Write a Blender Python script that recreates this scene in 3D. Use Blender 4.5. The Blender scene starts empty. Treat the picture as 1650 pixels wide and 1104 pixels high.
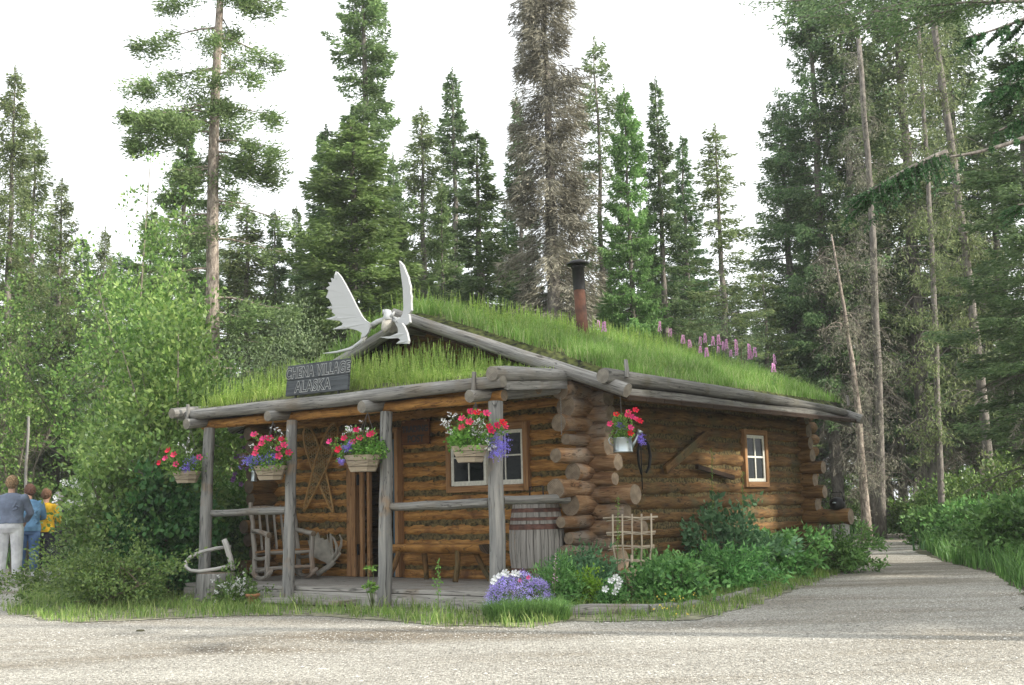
import bpy, bmesh, math, random
import numpy as np
from mathutils import Vector, Matrix, Euler
rnd = random.Random(7)
RS = np.random.RandomState(11)
sc = bpy.context.scene
col = sc.collection
PI = math.pi
R = math.radians

# ------------------------------------------------------------------ camera
FPX = 1940.0; CAMH = 1.05
PITCH = R(7.771); ROLL = R(1.4296)
cF = np.array([0, math.cos(PITCH), math.sin(PITCH)])
_R0 = np.array([1., 0, 0]); _U0 = np.array([0, -math.sin(PITCH), math.cos(PITCH)])
cR = _R0*math.cos(ROLL) - _U0*math.sin(ROLL)
cU = _U0*math.cos(ROLL) + _R0*math.sin(ROLL)
cam = bpy.data.cameras.new('camera'); camo = bpy.data.objects.new('camera', cam); col.objects.link(camo)
camo.matrix_world = Matrix(((cR[0], cU[0], -cF[0], 0), (cR[1], cU[1], -cF[1], 0), (cR[2], cU[2], -cF[2], CAMH), (0, 0, 0, 1)))
cam.sensor_width = 36.0; cam.lens = FPX/1650*36.0; cam.clip_start = 0.1; cam.clip_end = 1500
sc.camera = camo

# ------------------------------------------------------------------ world and sun
SUN_DIR = Vector((0.82, -0.30, 0.50)).normalized()       # towards the sun
w = bpy.data.worlds.new('World'); sc.world = w; w.use_nodes = True
nt = w.node_tree; nt.nodes.clear()
sky = nt.nodes.new('ShaderNodeTexSky'); sky.sky_type = 'NISHITA'; sky.sun_disc = False
sky.sun_elevation = math.asin(SUN_DIR.z); sky.sun_rotation = math.atan2(SUN_DIR.x, SUN_DIR.y)
sky.dust_density = 4; sky.air_density = 1.2
b1 = nt.nodes.new('ShaderNodeBackground'); b1.inputs[1].default_value = 0.12
nt.links.new(sky.outputs[0], b1.inputs[0])
tc = nt.nodes.new('ShaderNodeTexCoord'); nz = nt.nodes.new('ShaderNodeTexNoise'); nz.inputs['Scale'].default_value = 1.3; nz.inputs['Detail'].default_value = 4
rp = nt.nodes.new('ShaderNodeValToRGB'); rp.color_ramp.elements[0].position = .3; rp.color_ramp.elements[1].position = .75
rp.color_ramp.elements[0].color = (.90, .96, 1.0, 1); rp.color_ramp.elements[1].color = (1, 1, 1, 1)
nt.links.new(tc.outputs['Generated'], nz.inputs['Vector']); nt.links.new(nz.outputs[0], rp.inputs[0])
b2 = nt.nodes.new('ShaderNodeBackground'); b2.inputs[1].default_value = 1.15
nt.links.new(rp.outputs[0], b2.inputs[0])
mx = nt.nodes.new('ShaderNodeMixShader'); mx.inputs[0].default_value = 0.86
nt.links.new(b1.outputs[0], mx.inputs[1]); nt.links.new(b2.outputs[0], mx.inputs[2])
wo = nt.nodes.new('ShaderNodeOutputWorld'); nt.links.new(mx.outputs[0], wo.inputs[0])
sl = bpy.data.lights.new('sun', 'SUN'); sl.energy = 4.2; sl.angle = R(2.0); sl.color = (1, .94, .84)
so = bpy.data.objects.new('sun', sl); col.objects.link(so); so.location = (30, -10, 30)
so.rotation_euler = SUN_DIR.to_track_quat('Z', 'Y').to_euler()
sc.view_settings.view_transform = 'Standard'; sc.view_settings.look = 'None'
sc.view_settings.exposure = 0.78; sc.view_settings.gamma = 1.0
sc.render.engine = 'CYCLES'
sc.cycles.max_bounces = 7; sc.cycles.diffuse_bounces = 4; sc.cycles.transparent_max_bounces = 8

# ------------------------------------------------------------------ placing helpers
def ray(x, y): return cF + cR*((x-825)/FPX) - cU*((y-552)/FPX)
def onz(x, y, z=0.0):
    r = ray(x, y); t = (z-CAMH)/r[2]; p = np.array([0, 0, CAMH])+t*r; return Vector(p)
def atD(x, y, D):
    r = ray(x, y); t = D/r[1]; p = np.array([0, 0, CAMH])+t*r; return Vector(p)
YAW = -math.atan2(0.61076263, 0.79181374)
ORG = Vector((-0.19, 12.55, 0)); EX = Vector((0.79181374, -0.61076263, 0)); EY = Vector((0.61065674, 0.7918954, 0))
def W(x, y, z=0): return ORG + EX*x + EY*y + Vector((0, 0, z))       # cabin frame: x to the right along the front, y to the back

# ------------------------------------------------------------------ object helpers
def tag(o, label=None, cat=None, group=None, kind=None):
    if label: o['label'] = label
    if cat: o['category'] = cat
    if group: o['group'] = group
    if kind: o['kind'] = kind
    return o
def thing(name, label, cat, loc=(0, 0, 0), rz=0, group=None, rot=None):
    o = bpy.data.objects.new(name, None); col.objects.link(o); o.empty_display_size = .1
    o.location = loc; o.rotation_euler = rot if rot else (0, 0, rz)
    return tag(o, label, cat, group)
def kids(o): return [c for c in bpy.data.objects if c.parent == o]
def copy_tree(o, parent=None):
    ch = kids(o)
    c = o.copy(); col.objects.link(c)
    if parent: c.parent = parent
    for k in ch: copy_tree(k, c)
    return c

class MB:
    def __init__(s): s.v = []; s.f = []; s.m = []; s.uv = []
    def add(s, vs, fs, mi=0, uvs=None):
        b = len(s.v); s.v += [tuple(p) for p in vs]
        for k, f in enumerate(fs):
            s.f.append([i+b for i in f]); s.m.append(mi if not isinstance(mi, list) else mi[k])
            s.uv.append(uvs[k] if uvs else [(0, 0)]*len(f))
    def tube(s, pts, rad, seg=10, cap=True, mi=0, capmi=None, jit=0.0, rg=None, flat=1.0, up=None):
        pts = [Vector(p) for p in pts]; n = len(pts)
        if not hasattr(rad, '__len__'): rad = [rad]*n
        rg = rg or rnd
        vs = []; L = 0; Ls = [0]
        for i in range(1, n): L += (pts[i]-pts[i-1]).length; Ls.append(L)
        t0 = (pts[1]-pts[0]).normalized()
        ref = Vector(up) if up else (Vector((0, 0, 1)) if abs(t0.z) < .9 else Vector((1, 0, 0)))
        a = t0.cross(ref).normalized()
        jj = [1+rg.uniform(-jit, jit) for _ in range(seg)]
        off = rg.uniform(0, 50)
        for i, p in enumerate(pts):
            t = (pts[min(i+1, n-1)]-pts[max(i-1, 0)]).normalized()
            a = (a - t*a.dot(t)).normalized(); b = t.cross(a)
            for k in range(seg):
                an = 2*PI*k/seg; r = rad[i]*jj[k]*(1+rg.uniform(-jit, jit)*.5)
                vs.append(p + a*(math.cos(an)*r) + b*(math.sin(an)*r*flat))
        fs = []; uvs = []
        R0 = max(rad)
        for i in range(n-1):
            for k in range(seg):
                k2 = (k+1) % seg
                fs.append([i*seg+k, i*seg+k2, (i+1)*seg+k2, (i+1)*seg+k])
                u0 = k/seg*2*PI*R0; u1 = (k+1)/seg*2*PI*R0
                uvs.append([(Ls[i]+off, u0), (Ls[i]+off, u1), (Ls[i+1]+off, u1), (Ls[i+1]+off, u0)])
        mis = [mi]*len(fs)
        if cap:
            cm = mi if capmi is None else capmi
            for e, base in ((0, 0), (1, (n-1)*seg)):
                fs.append([base+k for k in (range(seg-1, -1, -1) if e == 0 else range(seg))])
                q = [(math.cos(2*PI*k/seg)*R0, math.sin(2*PI*k/seg)*R0) for k in (range(seg-1, -1, -1) if e == 0 else range(seg))]
                uvs.append(q); mis.append(cm)
        s.add(vs, fs, mis, uvs)
    def log(s, a, b, r0, r1=None, seg=12, step=.3, wob=.012, mi=0, capmi=1, jit=.05, rg=None):
        rg = rg or rnd
        a = Vector(a); b = Vector(b); n = max(2, int((b-a).length/step)+1); r1 = r1 or r0
        pts = []; rad = []
        for i in range(n+1):
            t = i/n; e = 0 if i in (0, n) else wob
            pts.append(a.lerp(b, t)+Vector((rg.uniform(-e, e), rg.uniform(-e, e), rg.uniform(-e, e))))
            rad.append((r0+(r1-r0)*t)*(1+rg.uniform(-.05, .05)))
        # soften the sawn ends
        d = (b-a).normalized()
        pts = [pts[0]] + [pts[0]+d*.008] + pts[1:-1] + [pts[-1]-d*.008] + [pts[-1]]
        rad = [rad[0]*.96, rad[0]] + rad[1:-1] + [rad[-1], rad[-1]*.96]
        s.tube(pts, rad, seg, True, mi, capmi, jit, rg)
    def box(s, c, size, rot=None, mi=0):
        c = Vector(c); hx, hy, hz = [q/2 for q in size]
        M = rot if isinstance(rot, Matrix) else (Euler(rot).to_matrix() if rot else Matrix.Identity(3))
        P = [Vector((x, y, z)) for z in (-hz, hz) for y in (-hy, hy) for x in (-hx, hx)]
        fs = [[0, 2, 3, 1], [4, 5, 7, 6], [0, 1, 5, 4], [2, 6, 7, 3], [0, 4, 6, 2], [1, 3, 7, 5]]
        ax = max(range(3), key=lambda i: size[i]); o1 = rnd.uniform(0, 30); o2 = rnd.uniform(0, 9)
        uvs = []
        for f in fs:
            q = []
            const = [i for i in range(3) if len(set(round(P[k][i], 6) for k in f)) == 1]
            oth = [i for i in range(3) if i != ax]
            for k in f:
                p = P[k]
                if ax in const: q.append((p[oth[0]], p[oth[1]]))
                else:
                    o = [i for i in oth if i not in const] or [oth[0]]
                    q.append((p[ax]+o1, p[o[0]]+o2))
            uvs.append(q)
        s.add([c+M @ p for p in P], fs, mi, uvs)
    def bar(s, a, b, w_, t_, mi=0, up=(0, 0, 1)):
        a = Vector(a); b = Vector(b); d = b-a; L = d.length; x = d.normalized(); u = Vector(up)
        y = u.cross(x)
        if y.length < 1e-4: y = Vector((1, 0, 0)).cross(x)
        y.normalize(); z = x.cross(y)
        M = Matrix((x, y, z)).transposed()
        s.box((a+b)/2, (L, w_, t_), M, mi)
    def lathe(s, prof, seg=20, c=(0, 0, 0), mi=0, sx=1, sy=1, capb=True, capt=True):
        c = Vector(c); vs = []; fs = []; uvs = []
        for r, z in prof:
            for k in range(seg):
                a = 2*PI*k/seg; vs.append(c+Vector((math.cos(a)*r*sx, math.sin(a)*r*sy, z)))
        for i in range(len(prof)-1):
            for k in range(seg):
                k2 = (k+1) % seg; fs.append([i*seg+k, i*seg+k2, (i+1)*seg+k2, (i+1)*seg+k])
                uvs.append([(prof[i][1], k/seg*2), (prof[i][1], (k+1)/seg*2), (prof[i+1][1], (k+1)/seg*2), (prof[i+1][1], k/seg*2)])
        if capb: fs.append(list(range(seg-1, -1, -1))); uvs.append([(0, 0)]*seg)
        if capt: fs.append([(len(prof)-1)*seg+k for k in range(seg)]); uvs.append([(0, 0)]*seg)
        s.add(vs, fs, mi, uvs)
    def build(s, name, mats, parent=None, smooth=True, loc=None, bevel=0, sub=0):
        me = bpy.data.meshes.new(name); me.from_pydata(s.v, [], s.f)
        if not isinstance(mats, (list, tuple)): mats = [mats]
        for m in mats: me.materials.append(m)
        me.polygons.foreach_set('material_index', [min(i, len(mats)-1) for i in s.m])
        uvl = me.uv_layers.new(name='UVMap')
        flat = [c for f in s.uv for q in f for c in q]
        uvl.data.foreach_set('uv', flat)
        if smooth:
            me.polygons.foreach_set('use_smooth', [len(f) < 8 for f in s.f])
        me.update()
        o = bpy.data.objects.new(name, me); col.objects.link(o)
        if parent: o.parent = parent
        if loc: o.location = loc
        if bevel:
            b = o.modifiers.new('b', 'BEVEL'); b.width = bevel; b.segments = 2; b.limit_method = 'ANGLE'; b.angle_limit = R(50)
        return o

def quads(name, V, mat, parent=None, smooth=False):
    """V (n,k,3) array of separate k-gons"""
    V = np.asarray(V, dtype=np.float32); n, k, _ = V.shape
    me = bpy.data.meshes.new(name)
    me.vertices.add(n*k); me.vertices.foreach_set('co', V.reshape(-1))
    me.loops.add(n*k); me.loops.foreach_set('vertex_index', np.arange(n*k, dtype=np.int32))
    me.polygons.add(n); me.polygons.foreach_set('loop_start', np.arange(0, n*k, k, dtype=np.int32))
    me.polygons.foreach_set('loop_total', np.full(n, k, dtype=np.int32))
    me.materials.append(mat); me.update(calc_edges=True)
    o = bpy.data.objects.new(name, me); col.objects.link(o)
    if parent: o.parent = parent
    return o

def norm(a): return a/np.maximum(np.linalg.norm(a, axis=-1, keepdims=True), 1e-9)
def leafquads(P, D, L, Wd, rs, bend=0.0):
    """diamond leaves: base P, direction D, length L, width Wd"""
    n = len(P); D = norm(D); Rr = rs.normal(size=(n, 3)); S = norm(np.cross(D, Rr))
    L = np.broadcast_to(L, n)[:, None]; Wd = np.broadcast_to(Wd, n)[:, None]
    a = P; c = P + D*L; b = P + D*L*.42 + S*Wd*.5; d = P + D*L*.42 - S*Wd*.5
    return np.stack([a, b, c, d], 1)

# ------------------------------------------------------------------ materials
def mk(name):
    m = bpy.data.materials.new(name); m.use_nodes = True; t = m.node_tree
    for n in list(t.nodes): t.nodes.remove(n)
    out = t.nodes.new('ShaderNodeOutputMaterial'); p = t.nodes.new('ShaderNodeBsdfPrincipled')
    t.links.new(p.outputs[0], out.inputs[0]); return m, t, p, out
def N(t, typ, **kw):
    n = t.nodes.new(typ)
    for k, v in kw.items():
        if k.startswith('_'): setattr(n, k[1:], v)
        else: n.inputs[k.replace('__', ' ')].default_value = v
    return n
def ramp(t, src, stops):
    r = t.nodes.new('ShaderNodeValToRGB'); e = r.color_ramp.elements
    while len(e) < len(stops): e.new(.5)
    for i, (p, c) in enumerate(stops): e[i].position = p; e[i].color = (*c, 1)
    t.links.new(src, r.inputs[0]); return r
def bump(t, p, src, s, d=.02):
    b = t.nodes.new('ShaderNodeBump'); b.inputs['Strength'].default_value = s; b.inputs['Distance'].default_value = d
    t.links.new(src, b.inputs['Height']); t.links.new(b.outputs[0], p.inputs['Normal']); return b
def plain(name, c, rough=.7, metal=0, var=.15, sc_=12, bmp=.1):
    m, t, p, o = mk(name); tc = N(t, 'ShaderNodeTexCoord'); n = N(t, 'ShaderNodeTexNoise', Scale=sc_, Detail=5)
    t.links.new(tc.outputs['Object'], n.inputs['Vector'])
    lo = tuple(max(0, x*(1-var*2)) for x in c); hi = tuple(min(1, x*(1+var*1.5)) for x in c)
    r = ramp(t, n.outputs[0], [(.3, lo), (.7, hi)]); t.links.new(r.outputs[0], p.inputs['Base Color'])
    p.inputs['Roughness'].default_value = rough; p.inputs['Metallic'].default_value = metal
    if bmp: bump(t, p, n.outputs[0], bmp, .01)
    return m
def wood(name, stops, across=28, along=1.6, bmp=.6, rough=.8, blotch=None, cracks=.72, knots=False):
    m, t, p, o = mk(name)
    uv = N(t, 'ShaderNodeUVMap', _uv_map='UVMap'); mp = N(t, 'ShaderNodeMapping'); mp.inputs['Scale'].default_value = (along, across, 1)
    t.links.new(uv.outputs[0], mp.inputs[0])
    n = N(t, 'ShaderNodeTexNoise', Scale=1.0, Detail=7, Roughness=.65, Distortion=.6); t.links.new(mp.outputs[0], n.inputs['Vector'])
    r = ramp(t, n.outputs[0], stops)
    c = r.outputs[0]
    tc = N(t, 'ShaderNodeTexCoord'); n2 = N(t, 'ShaderNodeTexNoise', Scale=2.3, Detail=4, Roughness=.6)
    t.links.new(tc.outputs['Object'], n2.inputs['Vector'])
    if blotch:
        fr = ramp(t, n2.outputs[0], [(blotch[1], (0, 0, 0)), (blotch[2], (1, 1, 1))])
        mi = N(t, 'ShaderNodeMix', _data_type='RGBA'); t.links.new(fr.outputs[0], mi.inputs[0]); t.links.new(c, mi.inputs[6])
        mi.inputs[7].default_value = (*blotch[0], 1); c = mi.outputs[2]
    # drying cracks: thin dark lines along the grain
    mp2 = N(t, 'ShaderNodeMapping'); mp2.inputs['Scale'].default_value = (along*.55, across*.45, 1); t.links.new(uv.outputs[0], mp2.inputs[0])
    v = N(t, 'ShaderNodeTexNoise', Scale=1.0, Detail=3, Distortion=1.0); t.links.new(mp2.outputs[0], v.inputs['Vector'])
    cr = ramp(t, v.outputs[0], [(.485, (1, 1, 1)), (.5, (1-cracks,)*3), (.515, (1, 1, 1))])
    mu = N(t, 'ShaderNodeMix', _data_type='RGBA', _blend_type='MULTIPLY'); mu.inputs[0].default_value = 1
    t.links.new(c, mu.inputs[6]); t.links.new(cr.outputs[0], mu.inputs[7]); c = mu.outputs[2]
    if knots:
        mp3 = N(t, 'ShaderNodeMapping'); mp3.inputs['Scale'].default_value = (2.6, 5, 1); t.links.new(uv.outputs[0], mp3.inputs[0])
        vo = N(t, 'ShaderNodeTexVoronoi', Scale=1.0); t.links.new(mp3.outputs[0], vo.inputs['Vector'])
        kr = ramp(t, vo.outputs['Distance'], [(.07, (.25,)*3), (.13, (1, 1, 1))])
        m3 = N(t, 'ShaderNodeMix', _data_type='RGBA', _blend_type='MULTIPLY'); m3.inputs[0].default_value = .8
        t.links.new(c, m3.inputs[6]); t.links.new(kr.outputs[0], m3.inputs[7]); c = m3.outputs[2]
    t.links.new(c, p.inputs['Base Color']); p.inputs['Roughness'].default_value = rough; p.inputs['Specular IOR Level'].default_value = .25
    ad = N(t, 'ShaderNodeMath', _operation='MULTIPLY'); t.links.new(n.outputs[0], ad.inputs[0]); t.links.new(cr.outputs[0], ad.inputs[1])
    bump(t, p, ad.outputs[0], bmp, .012)
    return m
def endgrain(name, lo, hi):
    m, t, p, o = mk(name); uv = N(t, 'ShaderNodeUVMap', _uv_map='UVMap')
    ln = N(t, 'ShaderNodeVectorMath', _operation='LENGTH'); t.links.new(uv.outputs[0], ln.inputs[0])
    nz_ = N(t, 'ShaderNodeTexNoise', Scale=9, Detail=4); t.links.new(uv.outputs[0], nz_.inputs['Vector'])
    ma = N(t, 'ShaderNodeMath', _operation='MULTIPLY_ADD'); ma.inputs[1].default_value = .03; t.links.new(nz_.outputs[0], ma.inputs[0]); t.links.new(ln.outputs['Value'], ma.inputs[2])
    m2 = N(t, 'ShaderNodeMath', _operation='MULTIPLY'); m2.inputs[1].default_value = 420; t.links.new(ma.outputs[0], m2.inputs[0])
    sn = N(t, 'ShaderNodeMath', _operation='SINE'); t.links.new(m2.outputs[0], sn.inputs[0])
    m3 = N(t, 'ShaderNodeMath', _operation='MULTIPLY_ADD'); m3.inputs[1].default_value = .18; t.links.new(sn.outputs[0], m3.inputs[0]); t.links.new(nz_.outputs[0], m3.inputs[2])
    r = ramp(t, m3.outputs[0], [(.25, lo), (.75, hi)]); t.links.new(r.outputs[0], p.inputs['Base Color']); p.inputs['Roughness'].default_value = .9
    bump(t, p, m3.outputs[0], .4, .006)
    return m
def leafmat(name, c1, c2, c3=None, trans=.3, rough=.5, nscale=1.2, objvar=.12, sunny=None):
    """per-leaf colour by island, clump variation by noise, per-plant value variation"""
    m, t, p, out = mk(name); g = N(t, 'ShaderNodeNewGeometry')
    c3 = c3 or c1
    r = ramp(t, g.outputs['Random Per Island'], [(0, c1), (.55, c2), (1, c3)])
    tc = N(t, 'ShaderNodeTexCoord'); n = N(t, 'ShaderNodeTexNoise', Scale=nscale, Detail=3)
    t.links.new(tc.outputs['Object'], n.inputs['Vector'])
    oi = N(t, 'ShaderNodeObjectInfo')
    a = N(t, 'ShaderNodeMapRange'); a.inputs[1].default_value = .3; a.inputs[2].default_value = .7; a.inputs[3].default_value = .62; a.inputs[4].default_value = 1.35
    t.links.new(n.outputs[0], a.inputs[0])
    b = N(t, 'ShaderNodeMapRange'); b.inputs[3].default_value = 1-objvar; b.inputs[4].default_value = 1+objvar; t.links.new(oi.outputs['Random'], b.inputs[0])
    k = N(t, 'ShaderNodeMath', _operation='MULTIPLY'); t.links.new(a.outputs[0], k.inputs[0]); t.links.new(b.outputs[0], k.inputs[1])
    hs = N(t, 'ShaderNodeHueSaturation'); t.links.new(r.outputs[0], hs.inputs['Color']); t.links.new(k.outputs[0], hs.inputs['Value'])
    hr = N(t, 'ShaderNodeMapRange'); hr.inputs[3].default_value = .485; hr.inputs[4].default_value = .515; t.links.new(oi.outputs['Random'], hr.inputs[0]); t.links.new(hr.outputs[0], hs.inputs['Hue'])
    t.links.new(hs.outputs[0], p.inputs['Base Color']); p.inputs['Roughness'].default_value = rough; p.inputs['Specular IOR Level'].default_value = .3
    if trans:
        tr = N(t, 'ShaderNodeBsdfTranslucent'); t.links.new(hs.outputs[0], tr.inputs[0])
        mi = N(t, 'ShaderNodeMixShader'); mi.inputs[0].default_value = trans
        t.links.new(p.outputs[0], mi.inputs[1]); t.links.new(tr.outputs[0], mi.inputs[2]); t.links.new(mi.outputs[0], out.inputs[0])
    return m

M = {}
M['gray'] = wood('weathered_wood', [(.25, (.08, .078, .072)), (.5, (.22, .212, .195)), (.75, (.39, .375, .345))], blotch=((.20, .17, .13), .5, .75), knots=True)
M['darkgray'] = wood('dark_weathered_wood', [(.25, (.055, .053, .048)), (.5, (.14, .135, .12)), (.75, (.27, .26, .235))], blotch=((.10, .09, .055), .48, .7), knots=True)
M['gray_end'] = endgrain('weathered_end_grain', (.10, .088, .072), (.27, .245, .20))
M['post'] = wood('post_wood', [(.25, (.10, .10, .098)), (.5, (.23, .225, .21)), (.75, (.38, .36, .32))], blotch=((.30, .21, .13), .58, .72), knots=True, across=22)
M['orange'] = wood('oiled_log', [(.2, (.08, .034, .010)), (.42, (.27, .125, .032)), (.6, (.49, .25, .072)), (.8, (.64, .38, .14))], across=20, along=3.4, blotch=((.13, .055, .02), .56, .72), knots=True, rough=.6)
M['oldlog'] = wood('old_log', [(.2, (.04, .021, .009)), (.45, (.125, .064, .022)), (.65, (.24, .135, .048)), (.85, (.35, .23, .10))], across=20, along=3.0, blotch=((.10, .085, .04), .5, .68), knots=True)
M['endlog'] = wood('corner_log', [(.2, (.06, .03, .016)), (.45, (.18, .095, .045)), (.65, (.31, .20, .11)), (.85, (.42, .33, .23))], across=18, along=2.5, blotch=((.24, .20, .16), .45, .65), knots=True)
M['end'] = endgrain('log_end_grain', (.10, .072, .048), (.29, .225, .155))
M['end_d'] = endgrain('dark_end_grain', (.06, .045, .03), (.16, .115, .075))
M['moss'] = plain('moss_chinking', (.12, .088, .032), .95, 0, .5, 26, 1.0)
M['board'] = wood('brown_board', [(.2, (.15, .07, .028)), (.5, (.32, .17, .075)), (.8, (.46, .28, .14))], across=30)
M['tanboard'] = wood('planter_wood', [(.2, (.24, .19, .13)), (.5, (.42, .35, .26)), (.8, (.58, .51, .40))], across=40)
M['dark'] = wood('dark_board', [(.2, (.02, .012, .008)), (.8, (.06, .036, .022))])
M['deck'] = wood('deck_board', [(.2, (.20, .185, .165)), (.5, (.33, .31, .28)), (.8, (.46, .44, .40))], across=35, blotch=((.22, .17, .12), .55, .75), knots=True)
M['white'] = plain('white_paint', (.68, .66, .57), .5, 0, .08, 30, .05)
M['iron'] = plain('black_iron', (.025, .024, .024), .5, .6, .2)
M['wire'] = plain('wire', (.12, .11, .10), .5, .5, .1)
M['rust'] = plain('rusty_steel', (.115, .046, .026), .75, .2, .35, 9, .3)
M['bone'] = wood('antler_bone', [(.15, (.26, .24, .21)), (.4, (.46, .46, .455)), (.8, (.58, .595, .60))], across=9, along=3, blotch=((.36, .32, .26), .60, .78), bmp=.4)
M['bone2'] = plain('old_antler', (.42, .39, .33), .7, 0, .18, 9, .25)
M['tin'] = plain('galvanised_tin', (.42, .47, .48), .32, .85, .1, 6, .05)
M['barrelhoop'] = plain('barrel_hoop', (.12, .055, .04), .65, .3, .3, 14, .2)
M['oak'] = wood('barrel_oak', [(.2, (.14, .13, .115)), (.5, (.28, .26, .235)), (.8, (.42, .40, .36))], across=4, along=1.2)
M['snow'] = plain('snowshoe_ash', (.42, .24, .08), .55, 0, .15)
M['gut'] = plain('rawhide', (.42, .32, .16), .7, 0, .2)
M['yoke'] = wood('bare_bent_wood', [(.2, (.30, .28, .25)), (.8, (.56, .54, .50))], across=30)
M['chair'] = wood('chair_wood', [(.2, (.17, .15, .13)), (.5, (.33, .30, .26)), (.8, (.50, .46, .40))], across=30, blotch=((.33, .22, .15), .5, .7))
M['terra'] = plain('terracotta', (.40, .19, .09), .8)
M['soil'] = plain('soil', (.05, .033, .02), .95, 0, .3, 20, .8)
M['signgray'] = wood('slate_grey_board', [(.2, (.035, .04, .045)), (.8, (.10, .11, .115))], across=30)
M['signbrown'] = wood('red_brown_board', [(.2, (.075, .028, .013)), (.8, (.20, .085, .035))], across=30)
M['letter_lt'] = plain('letter_edge', (.30, .31, .30), .8)
M['letter_dk'] = plain('letter_dark', (.022, .024, .026), .7)
m, t, p, o = mk('window_glass'); p.inputs['Base Color'].default_value = (.012, .016, .016, 1); p.inputs['Roughness'].default_value = .08; p.inputs['Alpha'].default_value = .8; p.inputs['Specular IOR Level'].default_value = .12
M['glass'] = m
m, t, p, o = mk('blue_door_paint'); p.inputs['Base Color'].default_value = (.035, .085, .12, 1); M['blue'] = m

# foliage
M['spruceA'] = leafmat('spruce_needles', (.10, .165, .06), (.175, .26, .095), (.29, .38, .16), .45)
M['spruceB'] = leafmat('dark_spruce_needles', (.08, .145, .060), (.14, .22, .09), (.23, .32, .14), .45)
M['spruceC'] = leafmat('olive_spruce_needles', (.11, .165, .065), (.19, .25, .10), (.30, .35, .16), .45)
M['spruceF'] = leafmat('shade_tinted_spruce_needles', (.075, .125, .05), (.135, .195, .08), (.24, .30, .13), .40)  # darker needle colour carries the shade inside the forest
M['spruceE'] = leafmat('bright_spruce_needles', (.11, .20, .06), (.19, .31, .095), (.30, .42, .16), .45)
M['spruceD'] = leafmat('grey_dead_twigs', (.17, .165, .12), (.27, .26, .195), (.40, .385, .29), .15, .8)
M['twigsD'] = leafmat('dark_dead_twigs', (.10, .095, .075), (.165, .155, .12), (.24, .22, .17), .1, .8)
M['spruceN'] = leafmat('near_spruce_needles', (.030, .085, .034), (.055, .135, .05), (.10, .20, .08), .25)
M['alder'] = leafmat('alder_leaves', (.075, .17, .035), (.15, .27, .06), (.30, .42, .13), .38, .4)
M['willow'] = leafmat('willow_leaves', (.105, .16, .075), (.15, .215, .10), (.22, .29, .145), .3, .5)
M['shrub'] = leafmat('shrub_leaves', (.07, .15, .035), (.135, .24, .06), (.25, .36, .11), .3, .4)
M['darkshrub'] = leafmat('dark_shrub_leaves', (.035, .10, .03), (.07, .165, .05), (.15, .27, .08), .28, .35)
M['garden'] = leafmat('garden_leaves', (.075, .19, .05), (.15, .32, .085), (.26, .46, .14), .32, .45)
M['bluegreen'] = leafmat('blue_green_leaves', (.075, .175, .075), (.13, .26, .12), (.22, .37, .18), .3, .45)
M['lime'] = leafmat('yellow_green_leaves', (.18, .34, .03), (.28, .46, .05), (.36, .54, .08), .35)
M['basketleaf'] = leafmat('basket_leaves', (.09, .20, .03), (.16, .32, .05), (.30, .48, .10), .35)
M['grass'] = leafmat('grass_blades', (.11, .19, .035), (.19, .28, .06), (.38, .42, .15), .35, .5, 1.6)
M['roofgrass'] = leafmat('roof_grass_blades', (.13, .27, .04), (.24, .42, .09), (.46, .52, .24), .42, .5, 2.4)
M['weed'] = leafmat('roof_weed_leaves', (.17, .31, .05), (.28, .44, .085), (.44, .54, .17), .38, .5, 1.4)
M['bankgrass'] = leafmat('bank_grass_blades', (.07, .16, .035), (.12, .24, .055), (.20, .33, .10), .35, .5, .8)
def petal(name, a, b): return leafmat(name, a, b, b, .25, .5, 5, .05)
M['pink'] = petal('pink_petals', (.72, .03, .14), (.90, .09, .25))
M['red'] = petal('red_petals', (.60, .01, .05), (.78, .03, .10))
M['white_f'] = petal('white_petals', (.80, .80, .78), (.92, .92, .90))
M['purple'] = petal('purple_petals', (.17, .10, .52), (.34, .26, .78))
M['violet'] = petal('violet_petals', (.17, .04, .22), (.36, .16, .44))
M['mauve'] = petal('lavender_petals', (.36, .30, .80), (.58, .52, .95))
M['fire'] = petal('fireweed_petals', (.66, .30, .55), (.86, .52, .76))
M['yellowf'] = petal('yellow_petals', (.65, .50, .05), (.8, .65, .1))
M['stem'] = plain('green_stem', (.12, .16, .05), .7, 0, .2)
M['twig'] = plain('twig', (.16, .12, .08), .8, 0, .3)

def bark(name, lo, hi, sc_=9):
    m, t, p, o = mk(name); tc = N(t, 'ShaderNodeTexCoord'); mp = N(t, 'ShaderNodeMapping'); mp.inputs['Scale'].default_value = (1.6, 1.6, .6)
    t.links.new(tc.outputs['Object'], mp.inputs[0]); n = N(t, 'ShaderNodeTexNoise', Scale=sc_, Detail=8, Roughness=.7); t.links.new(mp.outputs[0], n.inputs['Vector'])
    r = ramp(t, n.outputs[0], [(.32, lo), (.52, tuple((a+b)/2 for a, b in zip(lo, hi))), (.68, hi)]); t.links.new(r.outputs[0], p.inputs['Base Color'])
    p.inputs['Roughness'].default_value = .95; bump(t, p, n.outputs[0], .9, .03); return m
M['bark'] = bark('spruce_bark', (.06, .052, .045), (.30, .27, .235))
M['palebark'] = bark('pale_scaly_bark', (.06, .04, .03), (.50, .43, .36), 11)
M['alderbark'] = bark('alder_bark', (.08, .07, .05), (.22, .20, .15), 12)

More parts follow.
